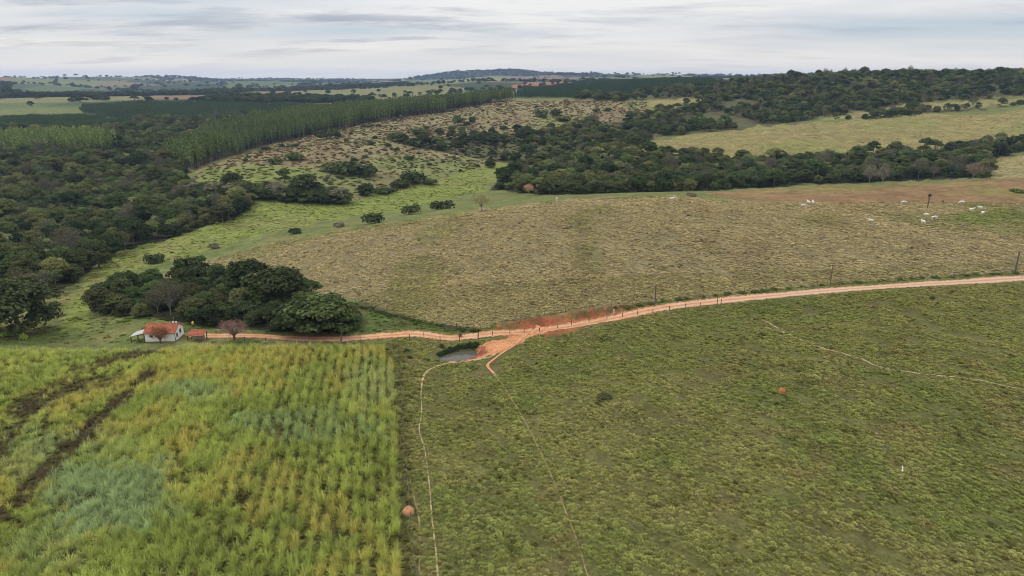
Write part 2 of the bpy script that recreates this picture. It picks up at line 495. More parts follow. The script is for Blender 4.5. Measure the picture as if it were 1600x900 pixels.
# red cut bank beside the road and the trampled red earth round the pond
paint(cutw * (1 - sstep(4.4, 5.6, dR + (fbm(XX / 2.5, YY / 2.5, 75, 2) - .5) * 1.4)) * (dR > 1.6), lin(162, 94, 64))
earth = inpoly(PXV + jit * 10, PYV + jit * 5, [(742, 543), (760, 534), (790, 530), (806, 518), (850, 512), (870, 512), (840, 522), (806, 540), (770, 556), (742, 562), (722, 564), (690, 569), (700, 565), (735, 556), (748, 549)]) & (YY < 240)
paint(earth, lin(186, 132, 92))
paint(inpoly(PXV + jit * 10, PYV + jit * 5, [(850, 516), (900, 505), (915, 510), (880, 522), (845, 527)]) & (YY < 240), lin(170, 96, 64), .75 + 0 * YY)
paint(inpoly(PXV + jit * 6, PYV + jit * 4, [(700, 562), (735, 557), (752, 548), (740, 541), (758, 541), (762, 552), (742, 560), (715, 564)]) & (YY < 240), lin(140, 84, 62))
# grassland mottling (green / straw) in the near pasture
npm = rp & (PXV > 560) & (YY < 240) & (~earth) & (dR > 3)
paint(npm, lin(108, 104, 62), sstep(.48, .7, fbm(XX / 9, YY / 9, 81, 4)) * .55)
paint(npm, lin(80, 92, 42), sstep(.52, .72, fbm(XX / 12, YY / 12, 83, 3)) * .4)
paint(npm, lin(106, 88, 62), sstep(.6, .78, fbm(XX / 6, YY / 6, 85, 4)) * .35)
cm = zmask('cane')
paint(cm, lin(86, 84, 48))
paint(cm, lin(84, 84, 44), sstep(.45, .65, fbm(XX / 3, YY / 3, 87, 3)) * .6)
paint(inpoly(JX, JY, [(606, 537), (625, 537), (640, 700), (655, 900), (640, 900), (622, 700)]) & (YY < 160), lin(98, 96, 56), .8 + 0 * YY)


CG = C.copy()                      # colour of the grass itself
for mk in (hm & (dR > 3.4), npm):   # shade in the gaps between tussocks, painted into the ground colour
    paint(mk, lin(80, 72, 48), .3 + 0 * YY)


# ------------------------------------------------------------------ materials
def mat(name):
    m = bpy.data.materials.new(name)
    m.use_nodes = True
    nt = m.node_tree
    nt.nodes.clear()
    o = N(nt.nodes, 'ShaderNodeOutputMaterial')
    return m, nt.nodes, nt.links, o


def nz(nodes, links, scale, detail=4, rough=.6, vec=None, stretch=None):
    t = N(nodes, 'ShaderNodeTexNoise')
    setin(t, Scale=scale, Detail=detail, Roughness=rough)
    if vec is not None:
        if stretch:
            mp = N(nodes, 'ShaderNodeMapping')
            mp.inputs['Scale'].default_value = stretch
            links.new(vec, mp.inputs[0])
            vec = mp.outputs[0]
        links.new(vec, t.inputs['Vector'])
    return t.outputs['Fac']


def mrange(nodes, links, v, a, b, c, d):
    m = N(nodes, 'ShaderNodeMapRange')
    for i, s in enumerate((a, b, c, d)):
        m.inputs[i + 1].default_value = s
    links.new(v, m.inputs[0])
    return m.outputs[0]


def cmul(nodes, links, col, fac):
    m = N(nodes, 'ShaderNodeVectorMath', operation='SCALE')
    links.new(col, m.inputs[0])
    if isinstance(fac, (int, float)):
        m.inputs[3].default_value = fac
    else:
        links.new(fac, m.inputs[3])
    return m.outputs[0]


def fmul(nodes, links, a, b, op='MULTIPLY'):
    m = N(nodes, 'ShaderNodeMath', operation=op)
    for i, s in enumerate((a, b)):
        if isinstance(s, (int, float)):
            m.inputs[i].default_value = s
        else:
            links.new(s, m.inputs[i])
    return m.outputs[0]


def plain(name, c, rough=.8, var=.25, scale=6.0, bump=.0, metal=0.0, spec=.3):
    m, nd, lk, o = mat(name)
    b = N(nd, 'ShaderNodeBsdfPrincipled')
    setin(b, Roughness=rough, Metallic=metal)
    b.inputs['Specular IOR Level'].default_value = spec
    tc = N(nd, 'ShaderNodeTexCoord')
    f = nz(nd, lk, scale, 5, .65, tc.outputs['Object'])
    k = mrange(nd, lk, f, .25, .75, 1 - var, 1 + var)
    rgb = N(nd, 'ShaderNodeRGB')
    rgb.outputs[0].default_value = (*c, 1)
    lk.new(cmul(nd, lk, rgb.outputs[0], k), b.inputs['Base Color'])
    if bump:
        bp = N(nd, 'ShaderNodeBump')
        setin(bp, Strength=bump, Distance=.05)
        lk.new(f, bp.inputs['Height'])
        lk.new(bp.outputs[0], b.inputs['Normal'])
    lk.new(b.outputs[0], o.inputs[0])
    return m


def ground_mat():
    m, nd, lk, o = mat('ground')
    b = N(nd, 'ShaderNodeBsdfPrincipled')
    setin(b, Roughness=.95)
    b.inputs['Specular IOR Level'].default_value = .1
    at = N(nd, 'ShaderNodeAttribute', attribute_name='Col')
    tc = N(nd, 'ShaderNodeTexCoord')
    v = tc.outputs['Object']
    f1 = nz(nd, lk, 1.9, 5, .7, v, (1, 1, .3))
    f2 = nz(nd, lk, .42, 5, .65, v, (1, 1, .3))
    f3 = nz(nd, lk, .07, 4, .6, v, (1, 1, .3))
    k = fmul(nd, lk, fmul(nd, lk, mrange(nd, lk, f1, .3, .7, .62, 1.32), mrange(nd, lk, f2, .3, .7, .74, 1.22)), mrange(nd, lk, f3, .3, .7, .78, 1.2))
    k = fmul(nd, lk, k, mrange(nd, lk, nz(nd, lk, .19, 5, .7, v, (1, 1, .3)), .3, .7, .75, 1.22))
    lk.new(cmul(nd, lk, at.outputs['Color'], k), b.inputs['Base Color'])
    bp = N(nd, 'ShaderNodeBump')
    setin(bp, Strength=.9, Distance=.35)
    lk.new(fmul(nd, lk, f1, f2, 'ADD'), bp.inputs['Height'])
    lk.new(bp.outputs[0], b.inputs['Normal'])
    lk.new(b.outputs[0], o.inputs[0])
    return m


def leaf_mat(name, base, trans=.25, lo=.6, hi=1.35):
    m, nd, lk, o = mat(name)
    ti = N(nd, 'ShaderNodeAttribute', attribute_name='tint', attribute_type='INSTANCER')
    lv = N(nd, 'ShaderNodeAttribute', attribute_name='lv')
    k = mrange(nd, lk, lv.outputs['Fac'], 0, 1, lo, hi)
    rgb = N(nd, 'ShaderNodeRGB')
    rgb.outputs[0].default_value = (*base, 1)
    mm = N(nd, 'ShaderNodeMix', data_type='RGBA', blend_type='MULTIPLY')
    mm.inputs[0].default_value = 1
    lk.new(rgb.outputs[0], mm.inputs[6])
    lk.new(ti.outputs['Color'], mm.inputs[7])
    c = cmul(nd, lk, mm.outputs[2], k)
    d, t = N(nd, 'ShaderNodeBsdfDiffuse'), N(nd, 'ShaderNodeBsdfTranslucent')
    lk.new(c, d.inputs[0])
    lk.new(c, t.inputs[0])
    x = N(nd, 'ShaderNodeMixShader')
    x.inputs[0].default_value = trans
    lk.new(d.outputs[0], x.inputs[1])
    lk.new(t.outputs[0], x.inputs[2])
    lk.new(x.outputs[0], o.inputs[0])
    return m


M_ground = ground_mat()
M_leaf = leaf_mat('foliage', (1, 1, 1), .22, .55, 1.4)
M_blade = leaf_mat('grass_blade', (1, 1, 1), .3, .6, 1.35)
M_bark = plain('bark', (.13, .105, .08), .9, .4, 3)
M_pbark = plain('pale_bark', (.34, .31, .27), .9, .35, 3)
M_gbark = plain('grey_bark', (.22, .20, .17), .9, .35, 3)
M_ebark = plain('eucalyptus_bark', (.22, .18, .14), .9, .35, 2)
M_wood = plain('weathered_wood', (.11, .095, .08), .9, .35, 8)
M_white = plain('whitewash', (.80, .79, .76), .9, .1, 1.3)
M_tile = plain('clay_tile', (.36, .12, .065), .9, .85, 3.4, .3)
M_dark = plain('dark_shutter', (.035, .033, .032), .6, .3, 4)
M_base = plain('earth_plinth', (.30, .14, .09), .95, .3, 2)
M_zinc = plain('weathered_sheet', (.40, .39, .37), .7, .25, 3)
M_cow = plain('white_hide', (.68, .66, .61), .9, .12, 2)
M_hoof = plain('dark_hoof', (.06, .05, .045), .8, .2, 5)
M_red = plain('red_termite_earth', (.38, .13, .06), .95, .25, 5, .5)
M_orange = plain('orange_termite_earth', (.46, .23, .12), .95, .2, 5, .5)
M_steel = plain('wire', (.22, .21, .20), .6, .1, 5)
M_yellow = plain('yellow_plastic', (.55, .45, .03), .5, .1, 3)
M_wpaint = plain('pale_post', (.62, .61, .58), .8, .15, 5)


# ------------------------------------------------------------------ object helpers
def link(o, parent=None):
    COL.objects.link(o)
    if parent is not None:
        o.parent = parent
    return o


def tag(o, label, cat, group=None, kind=None):
    o['label'] = label
    if cat:
        o['category'] = cat
    if group:
        o['group'] = group
    if kind:
        o['kind'] = kind
    return o


def mesh_np(name, V, F, m=None, smooth=False):
    me = bpy.data.meshes.new(name)
    V = np.asarray(V, np.float32)
    F = np.asarray(F, np.int32)
    k = F.shape[1]
    me.vertices.add(len(V))
    me.vertices.foreach_set('co', V.ravel())
    me.loops.add(F.size)
    me.loops.foreach_set('vertex_index', F.ravel())
    me.polygons.add(len(F))
    me.polygons.foreach_set('loop_start', np.arange(0, F.size, k, dtype=np.int32))
    me.polygons.foreach_set('loop_total', np.full(len(F), k, np.int32))
    if smooth:
        me.polygons.foreach_set('use_smooth', np.ones(len(F), bool))
    for mm in ([m] if not isinstance(m, (list, tuple)) else m):
        if mm:
            me.materials.append(mm)
    me.update(calc_edges=True)
    return me


def obj(name, me, parent=None, loc=(0, 0, 0), rz=0.0):
    o = bpy.data.objects.new(name, me)
    o.location = loc
    o.rotation_euler = (0, 0, rz)
    return link(o, parent)


def bm_mesh(name, bm, m):
    me = bpy.data.meshes.new(name)
    bm.normal_update()
    bm.to_mesh(me)
    bm.free()
    me.materials.append(m)
    return me


def bx(bm, x0, x1, y0, y1, z0, z1, M4=None):
    vs_ = [bm.verts.new((x, y, z)) for z in (z0, z1) for y in (y0, y1) for x in (x0, x1)]
    for f in ((0, 2, 3, 1), (4, 5, 7, 6), (0, 1, 5, 4), (2, 6, 7, 3), (0, 4, 6, 2), (1, 3, 7, 5)):
        bm.faces.new([vs_[i] for i in f])
    if M4 is not None:
        for v in vs_:
            v.co = M4 @ v.co


def tube(bm, pts, rad, n=6, cap=True):
    pts = [Vector(p) for p in pts]
    rings = []
    for i, p in enumerate(pts):
        d = (pts[min(i + 1, len(pts) - 1)] - pts[max(i - 1, 0)]).normalized()
        a = d.cross(Vector((0.31, 0.95, 0.07))).normalized()
        b = d.cross(a)
        r = rad[i] if isinstance(rad, (list, tuple)) else rad
        rings.append([bm.verts.new(p + (a * math.cos(t) + b * math.sin(t)) * r) for t in (2 * math.pi * k / n for k in range(n))])
    for i in range(len(rings) - 1):
        for k in range(n):
            bm.faces.new((rings[i][k], rings[i][(k + 1) % n], rings[i + 1][(k + 1) % n], rings[i + 1][k]))
    if cap:
        bm.faces.new(rings[-1])
        bm.faces.new(rings[0][::-1])


# ------------------------------------------------------------------ terrain mesh
nv, nu = XX.shape
idx = np.arange(nv * nu).reshape(nv, nu)
Ft = np.stack([idx[:-1, :-1], idx[:-1, 1:], idx[1:, 1:], idx[1:, :-1]], -1).reshape(-1, 4)
me = mesh_np('terrain', np.stack([XX, YY, ZZ], -1).reshape(-1, 3), Ft, M_ground, True)
ca = me.color_attributes.new('Col', 'FLOAT_COLOR', 'POINT')
ca.data.foreach_set('color', np.concatenate([C.reshape(-1, 3), np.ones((nv * nu, 1))], 1).astype(np.float32).ravel())
terrain = obj('terrain', me)
tag(terrain, 'rolling pasture and farmland with dry brown and green grass', None, None, 'structure')


# ------------------------------------------------------------------ roads and trails
def dirt_mat(name, c1, c2, edge=.75, rag=.35, pale=None):
    pale = pale or c1
    m, nd, lk, o = mat(name)
    b = N(nd, 'ShaderNodeBsdfPrincipled')
    setin(b, Roughness=.95)
    b.inputs['Specular IOR Level'].default_value = .1
    tc = N(nd, 'ShaderNodeTexCoord')
    v = tc.outputs['Object']
    ac = N(nd, 'ShaderNodeAttribute', attribute_name='across')
    f1, f2 = nz(nd, lk, .35, 5, .65, v), nz(nd, lk, 2.5, 4, .65, v)
    mx = N(nd, 'ShaderNodeMix', data_type='RGBA')
    mx.inputs[6].default_value, mx.inputs[7].default_value = (*c1, 1), (*c2, 1)
    lk.new(mrange(nd, lk, f1, .38, .62, 0, 1), mx.inputs[0])
    sx = N(nd, 'ShaderNodeSeparateXYZ')
    lk.new(v, sx.inputs[0])
    mp_ = N(nd, 'ShaderNodeMix', data_type='RGBA')
    mp_.inputs[7].default_value = (*pale, 1)
    lk.new(mx.outputs[2], mp_.inputs[6])
    lk.new(mrange(nd, lk, sx.outputs[0], 20, 75, 0, .85 if pale != c1 else 0), mp_.inputs[0])
    # wheel ruts: paler bands at +-0.45 of the half width
    w = fmul(nd, lk, ac.outputs['Fac'], 1.0)
    ab = N(nd, 'ShaderNodeMath', operation='ABSOLUTE')
    lk.new(w, ab.inputs[0])
    rr = fmul(nd, lk, ab.outputs[0], .42, 'SUBTRACT')
    ab2 = N(nd, 'ShaderNodeMath', operation='ABSOLUTE')
    lk.new(rr, ab2.inputs[0])
    k = mrange(nd, lk, ab2.outputs[0], 0, .42, 1.14, .74)
    k2 = fmul(nd, lk, k, mrange(nd, lk, f2, .3, .7, .86, 1.12))
    lk.new(cmul(nd, lk, mp_.outputs[2], k2), b.inputs['Base Color'])
    # ragged edge where grass takes over
    al = fmul(nd, lk, ab.outputs[0], mrange(nd, lk, nz(nd, lk, 1.1, 4, .7, v), .3, .7, -rag, rag), 'ADD')
    st = mrange(nd, lk, al, edge, edge + .12, 1, 0)
    lk.new(st, b.inputs['Alpha'])
    lk.new(b.outputs[0], o.inputs[0])
    return m


TRAILS = []


def ribbon(name, pxl, width, m, label, lift=.07, step=.8, ends=None):
    ln = pxl if isinstance(pxl, np.ndarray) else catmull(unproj(pxl), step)
    if 'trail' in name or 'track' in name:
        TRAILS.append((ln, .28 + .5 * float(np.max(width)) * (name == 'dirt_track') + .1))
    d = np.gradient(ln, axis=0)
    d /= np.linalg.norm(d, axis=1)[:, None]
    nrm = np.stack([-d[:, 1], d[:, 0]], 1)
    s = np.arange(len(ln)) * step
    w = width * (.5 + .16 * (vnoise(s / 7, s * 0, 5) - .5)) if np.isscalar(width) else np.interp(np.linspace(0, 1, len(ln)), np.linspace(0, 1, len(width)), width) * .5
    K = 9 if np.max(w) > 1 else 5
    cs_ = np.linspace(-1, 1, K)
    V = (ln[:, None, :] + nrm[:, None, :] * (w[:, None] * cs_)[..., None]).reshape(-1, 2)
    z = zat(V[:, 0], V[:, 1]) + lift
    ii = np.arange(len(V)).reshape(-1, K)
    F = np.stack([ii[:-1, :-1], ii[:-1, 1:], ii[1:, 1:], ii[1:, :-1]], -1).reshape(-1, 4)
    me = mesh_np(name, np.c_[V, z], F[:, ::-1], m, True)
    a = me.attributes.new('across', 'FLOAT', 'POINT')
    a.data.foreach_set('value', np.tile(cs_, len(ln)).astype(np.float32))
    o = obj(name, me)
    o['label'], o['kind'] = label, 'structure'
    return o


M_road = dirt_mat('dirt_road', lin(194, 152, 118), lin(180, 128, 90), .8, .4, lin(184, 152, 126))
M_track = dirt_mat('trail_earth', lin(142, 126, 86), lin(122, 108, 68), .6, 1.2)
M_ptrack = dirt_mat('pale_trail_earth', lin(172, 154, 120), lin(146, 128, 90), .62, 1.1)
M_dtrack = dirt_mat('trampled_earth', lin(196, 146, 108), lin(178, 122, 84), .8)
ribbon('dirt_road', road_line, 4.3, M_road, 'pale orange dirt road crossing the pastures')
ribbon('dirt_track', [(846, 511), (820, 524), (803, 540), (786, 551), (766, 566), (762, 573), (772, 584)], [3.0, 2.6, 1.3, .8, .7, .8, .7], M_dtrack, 'sandy cattle track from the road past the pond', .09)
ribbon('cattle_trail', [(772, 584), (788, 605), (798, 622), (818, 655), (836, 690), (862, 745), (890, 815), (905, 855), (918, 900), (928, 940)], [.7, .45, .34, .28, .26, .24, .24, .26, .26], M_track, 'thin trail winding down the green pasture', .06, .4)
ribbon('cattle_trail', [(770, 557), (740, 563), (700, 568), (678, 574), (663, 586), (658, 612), (659, 645), (655, 672), (664, 705), (671, 760), (675, 810), (681, 860), (684, 900), (686, 950)], [1.4, 1.2, .8, .5, .34, .26, .25, .24, .24, .24, .26, .28, .26], M_ptrack, 'thin trail running beside the cane fence', .06, .4)
ribbon('cattle_trail', [(640, 745), (648, 782), (655, 812), (656, 850), (655, 900), (655, 950)], [.15, .3, .32, .28, .25, .25], M_track, 'faint trail past the orange termite mound', .06, .4)
ribbon('cattle_trail', [(1174, 493), (1200, 504), (1230, 522), (1262, 536), (1300, 548), (1345, 560), (1370, 572), (1410, 580), (1460, 586), (1530, 594), (1600, 610), (1700, 632)], [.3, .62, .7, .6, .5, .6, .6, .5, .5, .5, .5, .5], M_ptrack, 'pale trail crossing the upper green pasture', .06, .5)

# pond water
wm, nd, lk, o_ = mat('muddy_water')
b_ = N(nd, 'ShaderNodeBsdfPrincipled')
setin(b_, Roughness=.08, IOR=1.33)
b_.inputs['Base Color'].default_value = (.09, .08, .06, 1)
b_.inputs['Specular IOR Level'].default_value = .5
tc_ = N(nd, 'ShaderNodeTexCoord')
bp_ = N(nd, 'ShaderNodeBump')
setin(bp_, Strength=.05, Distance=.02)
lk.new(nz(nd, lk, 3, 3, .5, tc_.outputs['Object']), bp_.inputs['Height'])
lk.new(bp_.outputs[0], b_.inputs['Normal'])
lk.new(b_.outputs[0], o_.inputs[0])
wz = float(zat(pond_c.x, pond_c.y)) + .72
th = np.linspace(0, 2 * math.pi, 48, endpoint=False)
rr_ = 1 + .12 * np.sin(3 * th + 1) + .07 * np.sin(5 * th)
Vp = np.c_[pond_c.x + 6.2 * rr_ * np.cos(th), pond_c.y + .25 * 6.2 * rr_ * np.cos(th) + 3.5 * rr_ * np.sin(th), np.full(48, wz)]
me = mesh_np('pond_water', np.vstack([[pond_c.x, pond_c.y, wz], Vp]), np.array([[0, 1 + i, 1 + (i + 1) % 48] for i in range(48)]), wm)
pond = obj('pond_water', me)
pond['label'], pond['kind'] = 'small muddy cattle pond below the dirt road', 'structure'


# ------------------------------------------------------------------ plant meshes
def cards(cen, nrm, size, asp=1.0, curl=0.0):
    """quads centred at cen, facing nrm, random roll"""
    n = len(cen)
    nrm = nrm / (np.linalg.norm(nrm, axis=1)[:, None] + 1e-9)
    r = rng.normal(size=(n, 3))
    a = np.cross(nrm, r)
    a /= np.linalg.norm(a, axis=1)[:, None] + 1e-9
    b = np.cross(nrm, a)
    a, b = a * (size * .5)[:, None], b * (size * .5 * asp)[:, None]
    V = np.stack([cen - a * .6 - b, cen + a - b * .3, cen + a * .5 + b, cen - a + b * .4], 1).reshape(-1, 3)
    return V, np.arange(4 * n).reshape(-1, 4)


def leaf_mesh(name, V, F, m=None, lv=None):
    me = mesh_np(name, V, F, m or M_leaf)
    a = me.attributes.new('lv', 'FLOAT', 'FACE')
    a.data.foreach_set('value', (rng.random(len(F)) if lv is None else lv).astype(np.float32))
    return me


def blob(c, rad, n, s0, s1, up=.35):
    d = rng.normal(size=(n, 3))
    d /= np.linalg.norm(d, axis=1)[:, None]
    d[:, 2] = np.where(d[:, 2] < -.3, -d[:, 2] * .6, d[:, 2])
    rr = rng.uniform(.62, 1.08, n)[:, None]
    cen = np.array(c) + d * rr * np.array(rad)
    nr = d / np.array(rad) * np.mean(rad) + rng.normal(size=(n, 3)) * .45 + np.array([0, 0, up])
    return cards(cen, nr, rng.uniform(s0, s1, n))


def vcat(parts):
    V, F, k = [], [], 0
    for v, f in parts:
        V.append(v)
        F.append(f + k)
        k += len(v)
    return np.vstack(V), np.vstack(F)


def make_tree(h, r, lobes, ln, s0, s1, flat=.6, low=.3, trunk_r=.28, skirt=0):
    """crown + trunk meshes for one broad tree"""
    parts, cents, lv = [], [], []
    for i in range(lobes):
        a = 2.4 * i + rng.uniform(-.5, .5)
        q = math.sqrt((i + .3) / lobes)
        rad = r * rng.uniform(.25, .46)
        z = h * (1 - .12) - rad * flat - (q ** 2) * h * rng.uniform(.18, 1 - low - .25) * .8 - rng.uniform(0, .08) * h
        c = (math.cos(a) * q * (r - rad * .6), math.sin(a) * q * (r - rad * .6), max(z, h * low))
        rz_ = rad * flat * rng.uniform(.8, 1.25)
        p = blob(c, (rad, rad * rng.uniform(.8, 1.1), rz_), ln, s0, s1)
        parts.append(p)
        cents.append(c)
        lobe_tone = rng.uniform(-.22, .22)
        lv.append(np.clip(rng.random(ln) * .75 + .12 + lobe_tone, 0, 1))
    for i in range(skirt):
        a = 2.4 * i + .9
        rad = r * rng.uniform(.3, .42)
        c = (math.cos(a) * r * rng.uniform(.5, .68), math.sin(a) * r * rng.uniform(.5, .68), h * rng.uniform(.14, .34))
        parts.append(blob(c, (rad, rad, rad * .75), ln, s0, s1))
        lv.append(np.clip(rng.random(ln) * .75 + .12 + rng.uniform(-.2, .15), 0, 1))
    V, F = vcat(parts)
    crown = leaf_mesh('crown', V, F, None, np.concatenate(lv))
    bm = bmesh.new()
    top = (rng.uniform(-.3, .3), rng.uniform(-.3, .3), h * .5)
    tube(bm, [(0, 0, -.6), (0, 0, h * .12), (top[0] * .5, top[1] * .5, h * .3), top], [trunk_r * 1.3, trunk_r, trunk_r * .8, trunk_r * .5], 6)
    for c in cents[:7]:
        mid = ((top[0] + c[0]) * .5, (top[1] + c[1]) * .5, (h * .32 + c[2]) * .5)
        tube(bm, [(top[0] * .4, top[1] * .4, h * .26), mid, c], [trunk_r * .5, trunk_r * .35, trunk_r * .12], 4, False)
    return crown, bm


def make_bare(h, r, nb, trunk_r, leafy=0, s=.3, low=.42):
    """twiggy tree: limbs, branchlets and an airy rounded crown of twig sprays"""
    bm = bmesh.new()
    tube(bm, [(0, 0, -.5), (.1, 0, h * .16), (0, .1, h * .34)], [trunk_r * 1.2, trunk_r, trunk_r * .7], 6)
    tips = []
    cz_ = h * (.5 + low * .5)
    for i in range(nb):
        a = 2.4 * i + rng.uniform(-.4, .4)
        el = math.asin(np.clip(-.35 + 1.35 * (i + .5) / nb, -1, 1))
        e = Vector((math.cos(a) * math.cos(el) * r * .78, math.sin(a) * math.cos(el) * r * .78, cz_ + math.sin(el) * (h - cz_) * .85))
        s0 = Vector((0, 0, h * rng.uniform(.2, .36)))
        mid = s0.lerp(e, .5) + Vector((0, 0, .03 * h))
        tube(bm, [s0, mid, e], [trunk_r * .42, trunk_r * .26, trunk_r * .1], 4, False)
        for k in range(6):
            f = e + Vector((rng.uniform(-.34, .34) * r, rng.uniform(-.34, .34) * r, rng.uniform(-.12, .16) * h))
            tube(bm, [mid.lerp(e, rng.uniform(.2, .9)), f], [trunk_r * .1, trunk_r * .04], 3, False)
            tips.append(f)
    T = np.array([t[:] for t in tips])
    n = leafy or 500
    cen = T[rng.integers(0, len(T), n)] + rng.normal(size=(n, 3)) * np.array([.12 * r, .12 * r, .05 * h])
    V, F = cards(cen, rng.normal(size=(n, 3)) + np.array([0, 0, .5]), rng.uniform(s * .7, s * 1.3, n), .4)
    return leaf_mesh('crown', V, F), bm


def make_euc(h, r, n, s):
    z = rng.beta(1.3, 1.1, n) * .72 + .28
    prof = np.interp(z, [.28, .45, .7, .9, 1.0], [.35, 1.0, .85, .5, .1])
    a = rng.uniform(0, 2 * math.pi, n)
    q = rng.uniform(.45, 1.05, n) * prof * r
    q *= 1 + .3 * np.sin(a * 2 + z * 19)
    cen = np.c_[np.cos(a) * q, np.sin(a) * q, z * h]
    V, F = cards(cen, np.c_[np.cos(a), np.sin(a), rng.uniform(-.1, .8, n)] + rng.normal(size=(n, 3)) * .4, rng.uniform(s * .7, s * 1.3, n), 1.3)
    bm = bmesh.new()
    tube(bm, [(0, 0, -.6), (0, 0, h * .4), (.1, 0, h * .95)], [.2, .14, .03], 5)
    return leaf_mesh('crown', V, F), bm


def make_palm(h):
    bm = bmesh.new()
    tube(bm, [(0, 0, -.5), (.15, 0, h * .5), (.1, .1, h)], [.2, .16, .13], 6)
    VV_, FF_ = [], []
    for i in range(17):
        a = i * 2.4
        el = rng.uniform(-.2, 1.1)
        L = rng.uniform(2.4, 3.1)
        prev = None
        for k in range(6):
            t = k / 5
            rr = L * t * math.cos(el * (1 - .4 * t))
            zz = h + L * (math.sin(el) * t - .75 * t * t)
            wd = .42 * math.sin(math.pi * min(1, t * .85 + .12))
            p = np.array([math.cos(a) * rr + .1, math.sin(a) * rr + .1, zz])
            sd_ = np.array([-math.sin(a), math.cos(a), 0]) * wd
            cur = (len(VV_), len(VV_) + 1, len(VV_) + 2)
            VV_ += [p - sd_ - [0, 0, wd * .6], p, p + sd_ - [0, 0, wd * .6]]
            if prev:
                FF_ += [[prev[0], prev[1], cur[1], cur[0]], [prev[1], prev[2], cur[2], cur[1]]]
            prev = cur
    return leaf_mesh('crown', np.array(VV_), np.array(FF_)), bm


def make_shrub(r, h, lobes, ln, s0, s1):
    parts = []
    for i in range(lobes):
        a = 2.4 * i
        q = math.sqrt((i + .2) / lobes) * .62
        rad = r * rng.uniform(.42, .6)
        hz_ = h * rng.uniform(.36, .52)
        parts.append(blob((math.cos(a) * q * r, math.sin(a) * q * r, hz_ * .62 + rng.uniform(0, .14) * h), (rad, rad, hz_), ln, s0, s1))
    return leaf_mesh('foliage', *vcat(parts))


def make_tuft(n, h, r, w, droop=.5, seg=3):
    """bunch of arching blades"""
    VV_, FF_, lv = [], [], []
    for i in range(n):
        a = rng.uniform(0, 2 * math.pi)
        L = h * rng.uniform(.7, 1.15)
        lean = rng.uniform(.15, 1.0) * r
        b0 = np.array([rng.normal() * .1 * r, rng.normal() * .1 * r, -.05])
        d = np.array([math.cos(a), math.sin(a), 0])
        sd_ = np.array([-d[1], d[0], 0])
        tw = rng.uniform(-.6, .6)
        base = len(VV_)
        tone = rng.random()
        for k in range(seg + 1):
            t = k / seg
            p = b0 + d * lean * t ** 1.5 + np.array([0, 0, L * (t - droop * t ** 2.6 * lean / r)])
            ww = w * (1 - t * .92) * (.75 + .5 * math.sin(math.pi * t))
            q = sd_ * ww * math.cos(tw) + d * ww * math.sin(tw)
            VV_ += [p - q, p + q]
        for k in range(seg):
            j = base + 2 * k
            FF_.append([j, j + 1, j + 3, j + 2])
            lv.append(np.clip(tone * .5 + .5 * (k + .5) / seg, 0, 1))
    return leaf_mesh('blades', np.array(VV_), np.array(FF_), M_blade, np.array(lv))


def make_tussock(n, h, r, w):
    """rounded clump of short curved blades"""
    VV_, FF_, lv = [], [], []
    for i in range(n):
        q = math.sqrt(rng.random())
        a = rng.uniform(0, 2 * math.pi)
        d = np.array([math.cos(a), math.sin(a), 0])
        b0 = d * q * r * .7 + np.array([0, 0, -.06])
        b = a + rng.normal() * .7
        d2 = np.array([math.cos(b), math.sin(b), 0])
        sd_ = np.array([-d2[1], d2[0], 0]) * w
        H = h * (1.05 - .6 * q * q) * rng.uniform(.75, 1.2)
        m1 = b0 + d2 * r * .14 + np.array([0, 0, H * .8])
        m2 = b0 + d2 * r * .42 + np.array([0, 0, H * rng.uniform(.75, 1.05)])
        k = len(VV_)
        VV_ += [b0 - sd_, b0 + sd_, m1 + sd_, m1 - sd_, m2 + sd_ * .3, m2 - sd_ * .3]
        FF_ += [[k, k + 1, k + 2, k + 3], [k + 3, k + 2, k + 4, k + 5]]
        t = rng.random()
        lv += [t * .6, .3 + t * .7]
    return leaf_mesh('blades', np.array(VV_), np.array(FF_), M_blade, np.array(lv))


def join_meshes(name, parts):
    """one mesh of crown + trunk for masses of trees"""
    V, F, mi, lv, k = [], [], [], [], 0
    mats = []
    for me_, m_ in parts:
        n = len(me_.vertices)
        co = np.zeros(n * 3, np.float32)
        me_.vertices.foreach_get('co', co)
        for p in me_.polygons:
            F.append([v + k for v in p.vertices])
            mi.append(len(mats))
        if 'lv' in me_.attributes:
            a = np.zeros(len(me_.polygons), np.float32)
            me_.attributes['lv'].data.foreach_get('value', a)
            lv += list(a)
        else:
            lv += [.5] * len(me_.polygons)
        V.append(co.reshape(-1, 3))
        mats.append(m_)
        k += n
    me2 = bpy.data.meshes.new(name)
    me2.from_pydata(np.vstack(V).tolist(), [], F)
    for m_ in mats:
        me2.materials.append(m_)
    me2.polygons.foreach_set('material_index', np.array(mi, np.int32))
    a = me2.attributes.new('lv', 'FLOAT', 'FACE')
    a.data.foreach_set('value', np.array(lv, np.float32))
    return me2


KIND = {}


def reg(key, crown, bm, bark):
    trunk = bm_mesh('trunk', bm, bark)
    KIND[key] = dict(crown=crown, trunk=trunk, both=bpy.data.objects.new(key + '_mass', join_meshes(key, [(crown, M_leaf), (trunk, bark)])))


